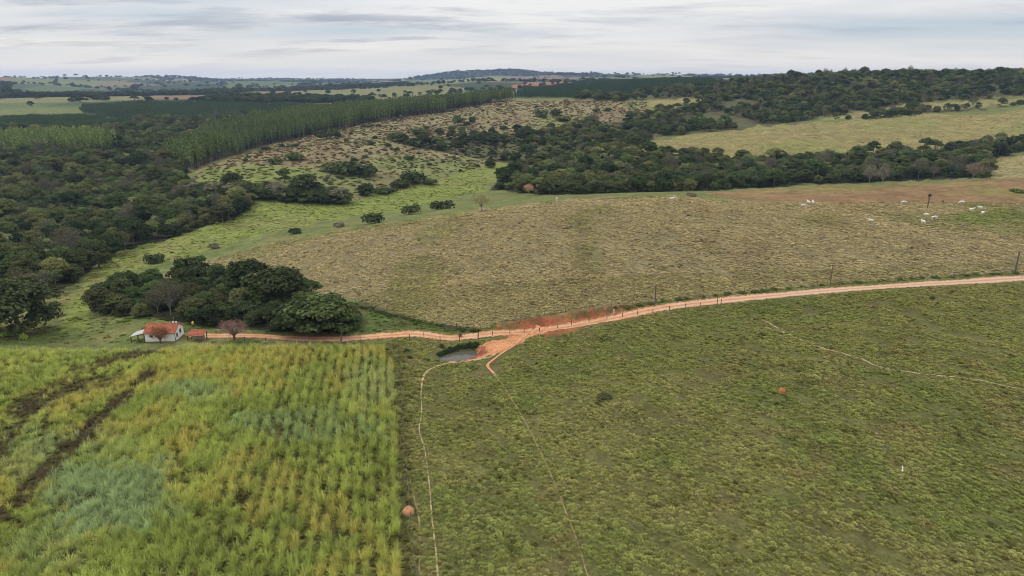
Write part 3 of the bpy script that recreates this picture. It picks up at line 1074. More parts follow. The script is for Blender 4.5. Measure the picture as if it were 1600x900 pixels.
for i, (h, r, lb, ln, fl, lo) in enumerate([(11, 5.6, 18, 135, .66, .2), (12.5, 6.2, 21, 130, .6, .22), (9.5, 5.2, 16, 135, .7, .16), (13, 5.0, 18, 135, .85, .24), (8.0, 4.8, 15, 130, .75, .12), (14, 6.8, 22, 125, .52, .32)]):
    reg('broad%d' % i, *make_tree(h, r, lb, ln, .38, .8, fl, lo, .28, (7, 3, 7, 4, 7, 0)[i]), M_bark)
reg('spread', *make_tree(14, 7.6, 22, 190, .45, .85, .6, .2, .45, 9), M_bark)
for i in range(2):
    reg('bare%d' % i, *make_bare(10 + 2 * i, 4.6, 22, .2, 1500, .6, .3), M_gbark)
for i in range(3):
    reg('euc%d' % i, *make_euc(17 + i, 1.75, 230, .9), M_ebark)
reg('palm0', *make_palm(9.0), M_pbark)
SHRUB = [make_shrub(2.6, 3.4, 6, 80, .4, .75), make_shrub(3.4, 3.2, 8, 75, .45, .8), make_shrub(2.0, 2.0, 5, 70, .3, .6)]
SHRUB_OB = [bpy.data.objects.new('shrub_mass', m) for m in SHRUB]
CANE_M = [make_tuft(44, 2.3, 1.2, .034, .6, 4) for _ in range(4)] + [make_tuft(44, 1.6, 1.25, .034, .7, 4) for _ in range(2)]
CANE_OB = [bpy.data.objects.new('cane_mass', m) for m in CANE_M]
TUFT_OB = [bpy.data.objects.new('tuft_mass', make_tussock(64, .46, .7, .05)) for _ in range(5)]


# ------------------------------------------------------------------ masses: one object, instances on points
def scatter(name, pts, rot, scl, ix, tint, protos, label):
    n = len(pts)
    me = bpy.data.meshes.new(name)
    me.vertices.add(n)
    me.vertices.foreach_set('co', np.asarray(pts, np.float32).ravel())
    for an, ty, val in (('rotz', 'FLOAT', rot), ('idx', 'INT', ix)):
        a = me.attributes.new(an, ty, 'POINT')
        a.data.foreach_set('value', np.asarray(val, np.int32 if ty == 'INT' else np.float32))
    a = me.attributes.new('tint', 'FLOAT_COLOR', 'POINT')
    a.data.foreach_set('color', np.c_[tint, np.ones(n)].astype(np.float32).ravel())
    a = me.attributes.new('scl', 'FLOAT_VECTOR', 'POINT')
    a.data.foreach_set('vector', np.asarray(scl, np.float32).ravel())
    o = obj(name, me)
    o['label'], o['kind'] = label, 'stuff'
    ng = bpy.data.node_groups.new(name, 'GeometryNodeTree')
    ng.interface.new_socket('Geometry', in_out='INPUT', socket_type='NodeSocketGeometry')
    ng.interface.new_socket('Geometry', in_out='OUTPUT', socket_type='NodeSocketGeometry')
    gn, gl = ng.nodes, ng.links
    gi, go = gn.new('NodeGroupInput'), gn.new('NodeGroupOutput')
    ip = gn.new('GeometryNodeInstanceOnPoints')
    jg = gn.new('GeometryNodeGeometryToInstance')
    for p in protos[::-1]:
        oi = gn.new('GeometryNodeObjectInfo')
        oi.inputs['Object'].default_value = p
        oi.inputs['As Instance'].default_value = False
        gl.new(oi.outputs['Geometry'], jg.inputs[0])
    gl.new(gi.outputs[0], ip.inputs['Points'])
    gl.new(jg.outputs[0], ip.inputs['Instance'])
    ip.inputs['Pick Instance'].default_value = True

    def na(an, ty):
        q = gn.new('GeometryNodeInputNamedAttribute')
        q.data_type = ty
        q.inputs['Name'].default_value = an
        return q.outputs['Attribute']
    gl.new(na('idx', 'INT'), ip.inputs['Instance Index'])
    cx = gn.new('ShaderNodeCombineXYZ')
    gl.new(na('rotz', 'FLOAT'), cx.inputs[2])
    gl.new(cx.outputs[0], ip.inputs['Rotation'])
    gl.new(na('scl', 'FLOAT_VECTOR'), ip.inputs['Scale'])
    gl.new(ip.outputs[0], go.inputs[0])
    md = o.modifiers.new('scatter', 'NODES')
    md.node_group = ng
    return o


# ------------------------------------------------------------------ forests
def world_box(name):
    poly, a, b = ZONES[name]
    Z = [P(min(max(x, -250), 1850), y) for x, y in poly]
    return a, b


def fill(name, spacing, jitter=.42, umin=-1.12, umax=1.12, row=None):
    """ground points inside a zone, on a jittered grid"""
    poly, a, b = ZONES[name]
    ys = np.arange(a, b, spacing)
    xs = np.arange(umin * b, umax * b, spacing if row is None else row)
    X, Y = np.meshgrid(xs, ys)
    X, Y = X.ravel(), Y.ravel()
    k = np.abs(X / Y) < max(abs(umin), umax)
    X, Y = X[k], Y[k]
    X = X + rng.uniform(-1, 1, len(X)) * jitter * (spacing if row is None else row)
    Y = Y + rng.uniform(-1, 1, len(X)) * jitter * spacing
    Z = zat(X, Y)
    jj = (fbm(X / 25, Y / 25, 91, 2) - .5)
    k = zone(name, X, Y, Z, (jj * 16, jj * 6))
    return X[k], Y[k], Z[k]


GREENS = np.array([lin(74, 82, 50), lin(66, 78, 46), lin(88, 92, 56), lin(60, 70, 46), lin(94, 102, 60), lin(88, 90, 58), lin(78, 94, 52), lin(108, 108, 66)])
LOOK = ['dark green', 'deep green', 'olive green', 'blackish green', 'yellowish olive', 'brownish green', 'fresh green', 'pale olive']
WHERE = dict(grove=('in the thick grove behind the white farmhouse', 'trees of the grove behind the farmhouse'),
             lforest=('in the broad wood bordering the bright green valley', 'trees of the wood along the green valley'),
             gully=('in the long gully wood behind the pinkish brown field', 'trees of the gully wood behind the pinkish field'))
trees = []        # x, y, z, zone, key, tintindex, scale
for zn, sp in (('grove', 5.0), ('lforest', 7.2), ('gully', 7.4), ('lforest2', 8.5), ('gully2', 9.0), ('ridge', 9.5), ('ridge2', 9)):
    X, Y, Z = fill(zn, sp)
    if zn in ('gully2', 'ridge'):
        keep = (fbm(X / 60, Y / 60, 95, 2) > (.42 if zn == 'gully2' else .40)) | ((X / Y > .42) & (Y > 880))
        X, Y, Z = X[keep], Y[keep], Z[keep]
    n = len(X)
    tn = fbm(X / 40, Y / 40, 97, 2)
    for i in range(n):
        r = rng.random()
        if r < .9:
            key = 'broad%d' % rng.integers(0, 6)
        elif r < .97:
            key = 'bare%d' % rng.integers(0, 2)
        else:
            key = 'palm0'
        if key == 'palm0' and zn == 'grove':
            key = 'broad4'
        ti = int(np.clip(rng.normal(2.9 + (tn[i] - .5) * 7, 2.4), 0, 7)) if zn != 'grove' else int(rng.choice([0, 1, 1, 3, 3, 2, 6, 5]))
        s = rng.uniform(.62, 1.12) * (1.3 if rng.random() < .08 else 1) * {'grove': .62, 'lforest': .86, 'gully': .92}.get(zn, .92)
        trees.append([X[i], Y[i], Z[i], zn, key, ti, s])


def edge_scale(t):
    return t


def tint_of(ti, key):
    c = GREENS[ti] * rng.uniform(.68, 1.35) * 1.22
    if key.startswith('bare'):
        c = np.array(lin(108, 104, 84)) * rng.uniform(.75, 1.1) * 1.05
    if key == 'palm0':
        c = np.array(lin(104, 112, 70)) * 1.2
    return c


def put_tree(x, y, z, key, s, sz, rot, tint, name, label, cat, group, sink=.1):
    e = bpy.data.objects.new(name, None)
    e.empty_display_size = .3
    e.location, e.rotation_euler, e.scale = (x, y, z - sink), (0, 0, rot), (s, s, sz)
    link(e)
    tag(e, label, cat, group)
    for pn in ('trunk', 'crown'):
        c = bpy.data.objects.new(pn, KIND[key][pn])
        c['tint'] = [float(v) for v in tint]
        link(c, e)
    return e


trees.sort(key=lambda t: t[1] if t[3] in ('grove', 'lforest', 'gully') else 1e6)
cnt = {}
MASS = {}
for k, (x, y, z, zn, key, ti, s) in enumerate(trees):
    px, py = project(x, y, z + 6)
    tn = tint_of(ti, key)
    rot, sz = rng.uniform(0, 6.28), s * rng.uniform(.85, 1.15)
    kk = 'bare' if key.startswith('bare') else 'palm' if key == 'palm0' else 'broad'
    if zn in WHERE and -40 < px < 1640 and cnt.get(kk, 0) < dict(broad=290, bare=60, palm=30)[kk]:
        cnt[kk] = cnt.get(kk, 0) + 1
        w, g = WHERE[zn]
        if kk == 'bare':
            lb, nm, ct = 'grey twiggy half-bare tree ' + w, 'bare_tree', 'tree'
        elif kk == 'palm':
            lb, nm, ct = 'slender palm with feathery crown ' + w, 'palm_tree', 'palm'
        else:
            lb, nm, ct = LOOK[ti] + ' round-crowned tree ' + w, 'broadleaf_tree', 'tree'
        put_tree(x, y, z, key, s, sz, rot, tn, nm, lb, ct, lb.split(' tree ')[0].split(' palm ')[0] + ' ' + g)
    else:
        MASS.setdefault(zn, []).append((x, y, z - .1, rot, s, sz, key, tn))
KEYS = ['broad%d' % i for i in range(6)] + ['bare0', 'bare1', 'palm0']
MASSLAB = dict(grove='undergrowth trees of the grove', lforest='dense dark mixed wood filling the valley slope', gully='dense dark wood in the gully', lforest2='dark wood beyond the pale mid plantation',
               gully2='scrubby wood on the hollow of the brown hill', ridge='dark forest covering the high ridge', ridge2='strip of dark scrub wood along the upper field')
for zn, L in MASS.items():
    scatter('forest', [l[:3] for l in L], [l[3] for l in L], [(l[4], l[4], l[5]) for l in L], [KEYS.index(l[6]) for l in L], np.array([l[7] for l in L]), [KIND[q]['both'] for q in KEYS], MASSLAB[zn])

# eucalyptus plantations
EK = ['euc0', 'euc1', 'euc2']
n_euc = 0
for zn, row, sp, hs, colr, lab in (('bigeuc', 3.3, 2.9, .94, lin(98, 110, 64), 'wide dark green eucalyptus plantation in rows climbing the hill'),
                                   ('mideuc', 4.5, 3.6, .85, lin(118, 130, 74), 'pale green eucalyptus block standing in the wood'),
                                   ('fareuc1', 3.4, 3.4, .36, lin(76, 92, 58), 'far dark eucalyptus plantation'), ('fareuc2', 4, 4, .4, lin(74, 90, 58), 'far smooth plantation beyond the wood'),
                                   ('fareuc3', 5, 5, .42, lin(62, 80, 54), 'far plantation on the rounded green hill')):
    X, Y, Z = fill(zn, sp, .22, row=row)
    tn = np.array(colr) * (1.3 * rng.uniform(.8, 1.2, len(X)) * (.8 + .4 * fbm(X / 30, Y / 30, 99, 2)))[:, None]
    s = hs * rng.uniform(.85, 1.12, len(X))
    ki = rng.integers(0, 3, len(X))
    rot = rng.uniform(0, 6.28, len(X))
    ind = np.zeros(len(X), bool)
    if zn == 'bigeuc':          # the trees on the open side towards the scrub hill
        ex, ey = project(X, Y, Z)
        edge = np.interp(ex, [300, 350, 400, 500, 600, 700, 790], [266, 247, 230, 206, 188, 173, 157]) - ey
        o_ = np.argsort(edge + np.where(ex < 300, 99, 0) + (Y - 500) * .004)
        ind[o_[:220]] = True
        for i in np.where(ind)[0]:
            put_tree(X[i], Y[i], Z[i], EK[ki[i]], s[i], s[i] * rng.uniform(.95, 1.08), rot[i], tn[i], 'eucalyptus_tree', 'tall slim eucalyptus on the plantation edge facing the scrub hill', 'tree', 'eucalyptus trees along the plantation edge')
    q = ~ind
    scatter('eucalyptus_plantation', np.c_[X, Y, Z][q], rot[q], np.c_[s, s, s * 1.02][q], ki[q], tn[q], [KIND[e]['both'] for e in EK], lab)

# far woods on the farmland
n = 90000
u = rng.uniform(-.86, .86, n)
Y = np.sqrt(rng.uniform(1350 ** 2, 9000 ** 2, n))
Y = np.where(rng.random(n) < .55, rng.uniform(1350, 3600, n), Y)
X = u * Y
wd = ((fbm(X / 420, Y / 700, 51, 3) > np.where(Y < 2300, .70, .60)) & (rng.random(n) < .75)) | (rng.random(n) < .008) | ((((X + 30) / 800) ** 2 + ((Y - 6100) / 900) ** 2) < 1)
line_ = np.abs(((X * .8 + Y * .33 + 130 * vnoise(X / 300, Y / 300, 7)) % 380) - 190) < 8
wd |= line_ & (rng.random(n) < np.where(Y < 2300, .15, .9))
l2 = np.abs(((Y * .5 - X * .25 + 160 * vnoise(X / 350, Y / 350, 9)) % 300) - 150) < 8
wd |= l2 & (rng.random(n) < np.where(Y < 2300, .12, .8))
X, Y = X[wd], Y[wd]
Z = zat(X, Y)
inz = np.zeros(len(X), bool)
for q in ('fareuc2', 'fareuc3', 'bigeuc'):
    inz |= zone(q, X, Y, Z)
X, Y, Z = X[~inz], Y[~inz], Z[~inz]
s = rng.uniform(.7, 1.25, len(X)) * (1 + .6 * sstep(2500, 6000, Y))
tn = GREENS[rng.integers(0, 4, len(X))] * 1.0 * rng.uniform(.8, 1.15, len(X))[:, None]
scatter('distant_woods', np.c_[X, Y, Z - .3], rng.uniform(0, 6.28, len(X)), np.c_[s * 1.2, s * 1.2, s], rng.integers(0, 6, len(X)), tn, [KIND['broad%d' % i]['both'] for i in range(6)], 'patches of far woods between distant fields')


# ------------------------------------------------------------------ single trees and bushes seen apart
def bush(px, py, wpx, hpx, var, tint, label, cat='bush', group=None, name='bush'):
    p = P(px, py)
    k = mpp(p)
    base = (2.6, 3.4, 2.0)[var], (3.4, 3.2, 2.0)[var]
    o = obj(name, SHRUB[var], None, (p.x, p.y, p.z - .12), rng.uniform(0, 6.28))
    o.scale = (wpx * k / 2 / base[0] * .92,) * 2 + (hpx * k / base[1] * .86,)
    o['tint'] = [float(v) for v in np.array(tint) * 1.4]
    return tag(o, label, cat, group)


DKG, MDG, GRY, LTG, BRN = lin(62, 70, 44), lin(80, 88, 52), lin(112, 106, 88), lin(122, 138, 62), lin(116, 98, 84)
for a in [(583, 349, 42, 24, 1, DKG, 'large round dark bush on the rim between brown hill and green valley'),
          (462, 365, 26, 15, 0, DKG, 'small rounded dark bush above the green valley strip'),
          (530, 355, 22, 12, 1, GRY, 'grey leafless low bush on the rim of the brown hill'),
          (642, 335, 34, 24, 1, MDG, 'pale topped bush beside the valley fence rim'),
          (690, 327, 46, 20, 1, DKG, 'wide dark thicket bush on the rim of the brown hill'),
          (242, 410, 36, 20, 1, DKG, 'wide flat-topped dark bush on the slope above the grove'),
          (335, 388, 22, 14, 0, GRY, 'grey twiggy bush at the lower end of the brown hill'),
          (190, 445, 34, 22, 1, GRY, 'grey bare thicket above the grove'),
          (1081, 307, 18, 10, 0, GRY, 'grey round bush on the crest of the brown hill'),
          (1164, 292, 21, 14, 0, MDG, 'neat round green bush at the gully wood edge'),
          (945, 622, 34, 11, 2, lin(74, 74, 46), 'low dark scrub patch on the green pasture'),
          (85, 478, 24, 10, 2, MDG, 'low mound of bush on the green slope by the big tree'),
          (94, 494, 16, 8, 2, BRN, 'small brownish bush on the green slope'),
          (38, 531, 16, 16, 0, LTG, 'bright yellow-green sapling under the big spreading tree'),
          (10, 525, 22, 14, 0, LTG, 'bright green low bush beside the big trunk'),
          (229, 533, 15, 12, 0, LTG, 'bright green bush at the farmhouse porch'),
          (719, 526, 7, 11, 2, BRN, 'small dry bush at the inner edge of the road'),
          (1590, 300, 30, 8, 2, MDG, 'low green bush on the pinkish brown field'),
          (635, 549, 12, 8, 2, DKG, 'small dark weed by the pond fence corner'),
          (640, 560, 12, 7, 2, DKG, 'low dark weed on the bank beside the cane fence'),
          (690, 543, 10, 9, 2, DKG, 'dark weed at the upper end of the pond'),
          (1456, 468, 11, 9, 2, DKG, 'dark single weed bush below the road'),
          (1486, 458, 8, 8, 2, MDG, 'small upright weed below the road')]:
    bush(*a)
# dark rushes on the pond's inner bank
for i in range(22):
    t = i / 21
    bush(686 + 58 * t, 555 - 14 * t - 3 * math.sin(t * 3.1) + rng.uniform(-1, 1), rng.uniform(8, 13), rng.uniform(7, 11), 2, lin(48, 62, 34), 'low dark green rush clump on the pond bank', 'rushes', 'rushes on the pond bank', 'rush_clump')
for i in range(22):
    t = (i + rng.uniform(-.3, .3)) / 21
    bush(556 + 190 * t, np.interp(t, [0, .25, .5, .8, 1], [478, 491, 502, 513, 517]), rng.uniform(8, 14), rng.uniform(3, 6), 2, lin(64, 72, 40), 'low hedge bush along the fence above the road verge', 'bush', 'hedge bushes above the road verge', 'hedge_bush')
for i in range(34):
    px = 960 + 640 * (i + rng.uniform(-.4, .4)) / 33
    bush(px, np.interp(px, [960, 1020, 1100, 1200, 1300, 1400, 1500, 1600], [482, 474, 464, 454, 445, 438, 432, 426]) - 1, rng.uniform(8, 20), rng.uniform(2.5, 5), 2, lin(70, 80, 42), 'low weeds lining the upper edge of the dirt road', 'weeds', 'weeds along the upper road edge', 'weed_clump')
# scrub scattered on the brown hill beyond the valley
BIG = [(463, 215, 36, 22), (655, 210, 44, 14), (615, 220, 24, 20), (550, 272, 60, 28), (520, 268, 40, 24), (575, 275, 36, 24), (240, 302, 0, 0), (460, 250, 40, 18), (430, 256, 26, 14), (645, 285, 44, 26), (625, 292, 36, 18), (672, 288, 26, 14), (600, 300, 50, 10),
       (716, 196, 22, 24), (738, 192, 14, 14), (706, 204, 14, 10), (722, 206, 16, 12), (518, 216, 34, 22), (505, 218, 26, 20), (640, 250, 22, 10), (570, 200, 16, 8), (845, 182, 28, 16), (868, 180, 24, 14), (932, 175, 14, 9), (950, 174, 12, 8), (880, 188, 30, 10), (990, 180, 24, 10)]
for (px, py, w, h) in BIG:
    if w:
        bush(px, py, w, h, int(rng.integers(0, 2)), [DKG, MDG, DKG][int(rng.integers(0, 3))], 'large dark bush clump on the scrubby brown hill', 'bush', 'large bushes on the scrubby hill', 'scrub_bush')
nsc = 0
while nsc < 290:
    px, py = rng.uniform(330, 1000), rng.uniform(160, 300)
    if not inpoly(np.array(px), np.array(py), SCRUB) or inpoly(np.array(px), np.array(py), GREENP):
        continue
    p = P(px, py)
    if p.y < 430 or p.y > 1250 or fbm(np.array(p.x / 55), np.array(p.y / 55), 103, 2) < .42:
        continue
    w = rng.uniform(3, 11) * rng.uniform(.6, 1.4)
    bush(px, py, w, w * rng.uniform(.5, .85), int(rng.integers(0, 3)), [DKG, MDG, GRY, DKG][int(rng.integers(0, 4))], 'small dark bush dotted over the scrubby brown hill', 'bush', 'small bushes on the scrubby hill', 'scrub_bush')
    nsc += 1


def lone(px, py, key, hpx, tint, label, name='broadleaf_tree', wide=1.0, group=None):
    p = P(px, py)
    h0 = dict(broad0=11, broad1=12.5, broad2=9.5, broad3=13, broad4=8, broad5=14, spread=14, bare0=10, bare1=12, palm0=10)[key] * .95
    s = hpx * mpp(p) / h0 / .97
    return put_tree(p.x, p.y, p.z, key, s * wide, s, rng.uniform(0, 6.28), np.array(tint) * 1.35, name, label, 'tree', group)


lone(30, 519, 'spread', 100, lin(70, 76, 48), 'big spreading dark tree standing alone at the cane field edge', wide=1.05)
lone(-62, 524, 'spread', 96, lin(64, 72, 46), 'big dark tree beside the lone spreading tree')
lone(300, 445, 'broad4', 50, DKG, 'dark flat-topped tree rising above the grove', wide=1.0)
lone(392, 470, 'broad3', 78, lin(52, 60, 38), 'tallest blackish green tree crowning the grove', wide=1.15)
lone(436, 480, 'broad2', 72, lin(60, 66, 42), 'tall dark tree on the uphill side of the grove', wide=1.1)
lone(500, 518, 'broad2', 66, lin(78, 88, 52), 'broad grey-green tree at the road end of the grove', wide=1.25)
lone(535, 516, 'broad4', 42, lin(72, 84, 46), 'low rounded green tree at the grove tip by the road', wide=1.1)
lone(470, 520, 'broad0', 62, lin(60, 70, 42), 'deep green tree overhanging the dirt road', wide=1.15)
lone(376, 330, 'broad4', 24, DKG, 'small dark round tree at the wood tip in the green valley', wide=1.1)
for a in [(445, 285, 'broad3', 26, MDG, 'thin lone tree standing in the bright green patch'), (571, 305, 'broad4', 20, DKG, 'umbrella shaped lone tree below the scrub hill'), (365, 300, 'broad0', 34, DKG, 'tall tree rising from the dark hedgerow'),
          (478, 312, 'broad0', 44, DKG, 'tall dark hedgerow tree on the valley edge'), (752, 330, 'bare0', 24, lin(140, 136, 90), 'pale thin tree on the rim of the brown hill'), (766, 262, 'broad4', 14, DKG, 'little flat-topped tree on the scrub slope above the valley'),
          (826, 306, 'bare0', 16, lin(170, 140, 110), 'pale pinkish dry tree before the gully wood'), (1358, 287, 'bare1', 24, lin(112, 106, 92), 'pale bare forked tree on the pinkish field rim'), (1378, 289, 'bare1', 26, lin(112, 106, 92), 'pale bare leaning tree beside the forked bare tree'),
          (1520, 282, 'bare0', 24, lin(120, 104, 92), 'brown leafless tree at the end of the gully wood'), (1020, 238, 'broad4', 14, DKG, 'small dark tree at the foot of the light field'), (1265, 190, 'bare0', 0, GRY, ''), (1268, 178, 'bare0', 0, GRY, '')]:
    if a[3]:
        lone(*a)
lone(1243, 130, 'spread', 20, DKG, 'big crown standing above the ridge wood skyline', wide=1.0)
lone(1228, 131, 'broad1', 15, DKG, 'tall tree beside the big crown on the ridge skyline')
for px, py, h in ((1395, 126, 17), (1475, 124, 18), (1500, 123, 17), (1560, 122, 19), (1330, 128, 14)):
    lone(px, py, 'broad%d' % rng.integers(0, 4), h, DKG, 'emergent tree breaking the ridge wood skyline', group='emergent trees on the ridge skyline', wide=1.1)
for px, py, h in ((4, 148, 24), (14, 152, 18), (30, 150, 12), (60, 156, 10), (48, 166, 9)):
    lone(px, py, 'broad%d' % rng.integers(0, 4), h, DKG, 'dark tree standing by the far straw coloured field', group='trees by the far straw field', wide=1.1)
# dark hedgerow below the green patch
for i in range(46):
    t = (i + rng.uniform(-.3, .3)) / 45
    px, py = 305 + 232 * t, 304 + 12 * t + rng.uniform(-4, 4)
    lone(px, py, 'broad%d' % rng.choice([0, 2, 4]), rng.uniform(17, 28), [DKG, MDG, DKG, GRY][int(rng.integers(0, 4))], 'dark tree in the hedgerow between green patch and valley', group='trees of the valley hedgerow', wide=1.15)

# ------------------------------------------------------------------ farmhouse
def thing(name, label, cat, loc, rz=0, group=None):
    e = bpy.data.objects.new(name, None)
    e.empty_display_size = .4
    e.location, e.rotation_euler = loc, (0, 0, rz)
    link(e)
    return tag(e, label, cat, group)


def boxpart(name, m, parent, *boxes):
    bm = bmesh.new()
    for b in boxes:
        bx(bm, *b)
    return obj(name, bm_mesh(name, bm, m), parent)


def tiled_slope(bm, L, w, z0, z1, y0, y1, cols, rows):
    """clay tile slope: rows of overlapping curved courses"""
    for r in range(rows):
        ta, tb = r / rows, (r + 1.12) / rows
        for c in range(cols):
            xa, xb = -L / 2 + L * c / cols, -L / 2 + L * (c + .94) / cols
            lift = .03 + rng.uniform(0, .05)
            dy = rng.uniform(-.03, .03)
            pts = []
            for t in (ta, min(tb, 1.0)):
                y, z = y0 + (y1 - y0) * t + dy, z0 + (z1 - z0) * t
                k = lift * (1.6 if t == ta else .6)
                pts.append([bm.verts.new((x, y, z + k + hh)) for x, hh in ((xa, 0), (xa + (xb - xa) * .5, .09), (xb, 0))])
            for q in range(2):
                bm.faces.new((pts[0][q], pts[0][q + 1], pts[1][q + 1], pts[1][q]))


hp = P(249, 534)
kx = mpp(hp)
HL, HW, HH, HR = 7.1, 5.0, 2.5, 3.9
house = thing('farmhouse', 'small white farmhouse with red clay tile roof at the cane field edge', 'house', (hp.x + .2, hp.y + HW / 2, float(zat(hp.x, hp.y + 2)) - .05), R(3))
bm = bmesh.new()
prof = [(-HW / 2, -.3), (HW / 2, -.3), (HW / 2, HH), (0, HR - .08), (-HW / 2, HH)]
va = [bm.verts.new((-HL / 2, y, z)) for y, z in prof]
vb = [bm.verts.new((HL / 2, y, z)) for y, z in prof]
bm.faces.new(va[::-1])
bm.faces.new(vb)
for i in range(5):
    j = (i + 1) % 5
    bm.faces.new((va[i], va[j], vb[j], vb[i]))
wall = obj('wall', bm_mesh('wall', bm, M_white), house)
boxpart('plinth', M_base, house, (-HL / 2 - .05, HL / 2 + .05, -HW / 2 - .06, HW / 2 + .05, -.35, .28))
bm = bmesh.new()
for s in (-1, 1):
    ov = .35
    y_e = s * (HW / 2 + ov)
    z_e = HH - ov * (HR - HH) / (HW / 2)
    a = [bm.verts.new(p) for p in ((-HL / 2 - .3, y_e, z_e), (HL / 2 + .3, y_e, z_e), (HL / 2 + .3, 0, HR), (-HL / 2 - .3, 0, HR))]
    bm.faces.new(a if s < 0 else a[::-1])
    tiled_slope(bm, HL + .6, HW, z_e, HR, y_e, 0, 22, 8)
roof = obj('roof', bm_mesh('roof', bm, M_tile), house)
bm = bmesh.new()
tube(bm, [(-HL / 2 - .3, 0, HR + .05), (0, 0, HR + .03), (HL / 2 + .3, 0, HR + .05)], .13, 6)
obj('ridge_cap', bm_mesh('ridge_cap', bm, M_tile), roof)
for (y, w, z0, z1) in ((-1.45, .8, .95, 1.95), (.55, .95, 1.35, 2.3)):
    wdw = boxpart('window', M_dark, house, (HL / 2 - .02, HL / 2 + .035, y - w / 2, y + w / 2, z0, z1))
    boxpart('window_frame', M_wpaint, wdw, (HL / 2, HL / 2 + .06, y - w / 2 - .07, y - w / 2, z0, z1), (HL / 2, HL / 2 + .06, y + w / 2, y + w / 2 + .07, z0, z1), (HL / 2, HL / 2 + .08, y - w / 2 - .1, y + w / 2 + .1, z0 - .08, z0))
wdw = boxpart('window', M_dark, house, (-2.4, -1.65, -HW / 2 - .035, -HW / 2 + .02, 1.35, 2.0))
boxpart('window_frame', M_wpaint, wdw, (-2.47, -2.4, -HW / 2 - .06, -HW / 2, 1.35, 2.0), (-1.65, -1.58, -HW / 2 - .06, -HW / 2, 1.35, 2.0), (-2.5, -1.55, -HW / 2 - .08, -HW / 2, 1.27, 1.35))
boxpart('corner_post', M_dark, house, (HL / 2 - .04, HL / 2 + .05, -HW / 2 - .05, -HW / 2 + .05, .28, HH - .2))
boxpart('chimney', M_wpaint, house, (2.0, 2.35, .5, .85, HR - .6, HR + .35))
boxpart('water_tank', M_wpaint, house, (2.75, 3.1, .3, .65, HR - .45, HR + .3))
bm = bmesh.new()
tube(bm, [(2.5, .4, HR - .3), (2.5, .4, HR + 1.5)], .025, 5)
tube(bm, [(2.2, .4, HR + 1.4), (2.8, .4, HR + 1.4)], .02, 4)
obj('antenna', bm_mesh('antenna', bm, M_steel), house)
# lean-to porch
bm = bmesh.new()
for i in range(6):
    y0 = -HW / 2 + i * .62
    bx(bm, -4.0, 0, y0, y0 + .6, -.02, .03 + .012 * (i % 2))
bmesh.ops.rotate(bm, cent=(0, 0, 0), matrix=Matrix.Rotation(-R(14), 3, 'Y'), verts=bm.verts)
bmesh.ops.translate(bm, vec=(-HL / 2 + .1, .2, HH - .05), verts=bm.verts)
obj('porch_roof', bm_mesh('porch_roof', bm, M_zinc), house)
for (x, y, z) in ((-HL / 2 - 3.5, -2.1, 1.6), (-HL / 2 - 1.8, -2.1, 2.0), (-HL / 2 - .2, -2.4, 2.35), (-HL / 2 - 3.5, 1.1, 1.6), (-HL / 2 - 1.8, 1.1, 2.0)):
    boxpart('porch_post', M_wood, house, (x - .09, x + .09, y - .09, y + .09, -.5, z))
boxpart('porch_beam', M_wood, house, (-HL / 2 - 3.6, -HL / 2 - 3.4, -2.3, 1.3, 1.45, 1.56))

# small tiled shed
sp_ = P(306, 533)
shed = thing('tiled_shed', 'low open shed with broken red tile roof beside the farmhouse', 'shed', (sp_.x, sp_.y + 1.2, float(zat(sp_.x, sp_.y + 1.2))), R(-4))
bm = bmesh.new()
a = [bm.verts.new(p) for p in ((-2.1, -1.4, 1.45), (1.9, -1.4, 1.45), (1.9, 1.3, 2.1), (-2.1, 1.3, 2.1))]
bm.faces.new(a)
tiled_slope(bm, 4.1, 2.7, 1.45, 2.1, -1.4, 1.3, 12, 5)
obj('roof', bm_mesh('roof', bm, M_tile), shed)
for x in (-1.9, 1.7):
    for y, z in ((-1.2, 1.48), (1.1, 2.0)):
        boxpart('post', M_wood, shed, (x - .08, x + .08, y - .08, y + .08, -.5, z))
boxpart('back_wall', plain('rough_plaster', (.42, .36, .29), .9, .3, 3), shed, (-1.7, 1.4, .6, .75, -.3, 1.5))
yp = P(296, 524)
yt = thing('yellow_drum', 'round yellow tank on a post behind the tiled shed', 'tank', (yp.x, yp.y + 2.5, float(zat(yp.x, yp.y + 2.5))))
bm = bmesh.new()
tube(bm, [(0, 0, 2.3), (0, 0, 2.4), (0, 0, 3.0), (0, 0, 3.12)], [.25, .42, .42, .2], 10)
obj('drum', bm_mesh('drum', bm, M_yellow), yt)
yt.scale = (.7, .7, .9)
boxpart('stand', M_wood, yt, (-.08, .08, -.08, .08, -.4, 2.35))
# garden trees by the house
KIND['pink'] = {}
cr, bm = make_bare(4.4, 3.2, 22, .34, 2600, .26, .3)
tr = bm_mesh('trunk', bm, M_bark)
for (px, py, cme, s, sz, tint, lb) in ((366, 531, cr, .95, 1.0, lin(146, 116, 106), 'squat pinkish twiggy tree with dark trunk beside the dirt road'), (251, 536.5, cr, .62, .88, lin(150, 104, 74), 'sparse rusty-leaved small tree before the white farmhouse wall')):
    p = P(px, py)
    e = thing('garden_tree', lb, 'tree', (p.x, p.y, p.z), 1.3 * s)
    e.scale = (s, s, sz)
    for pn, m_ in (('trunk', tr), ('crown', cme)):
        c = obj(pn, m_, e)
        c['tint'] = list(tint)


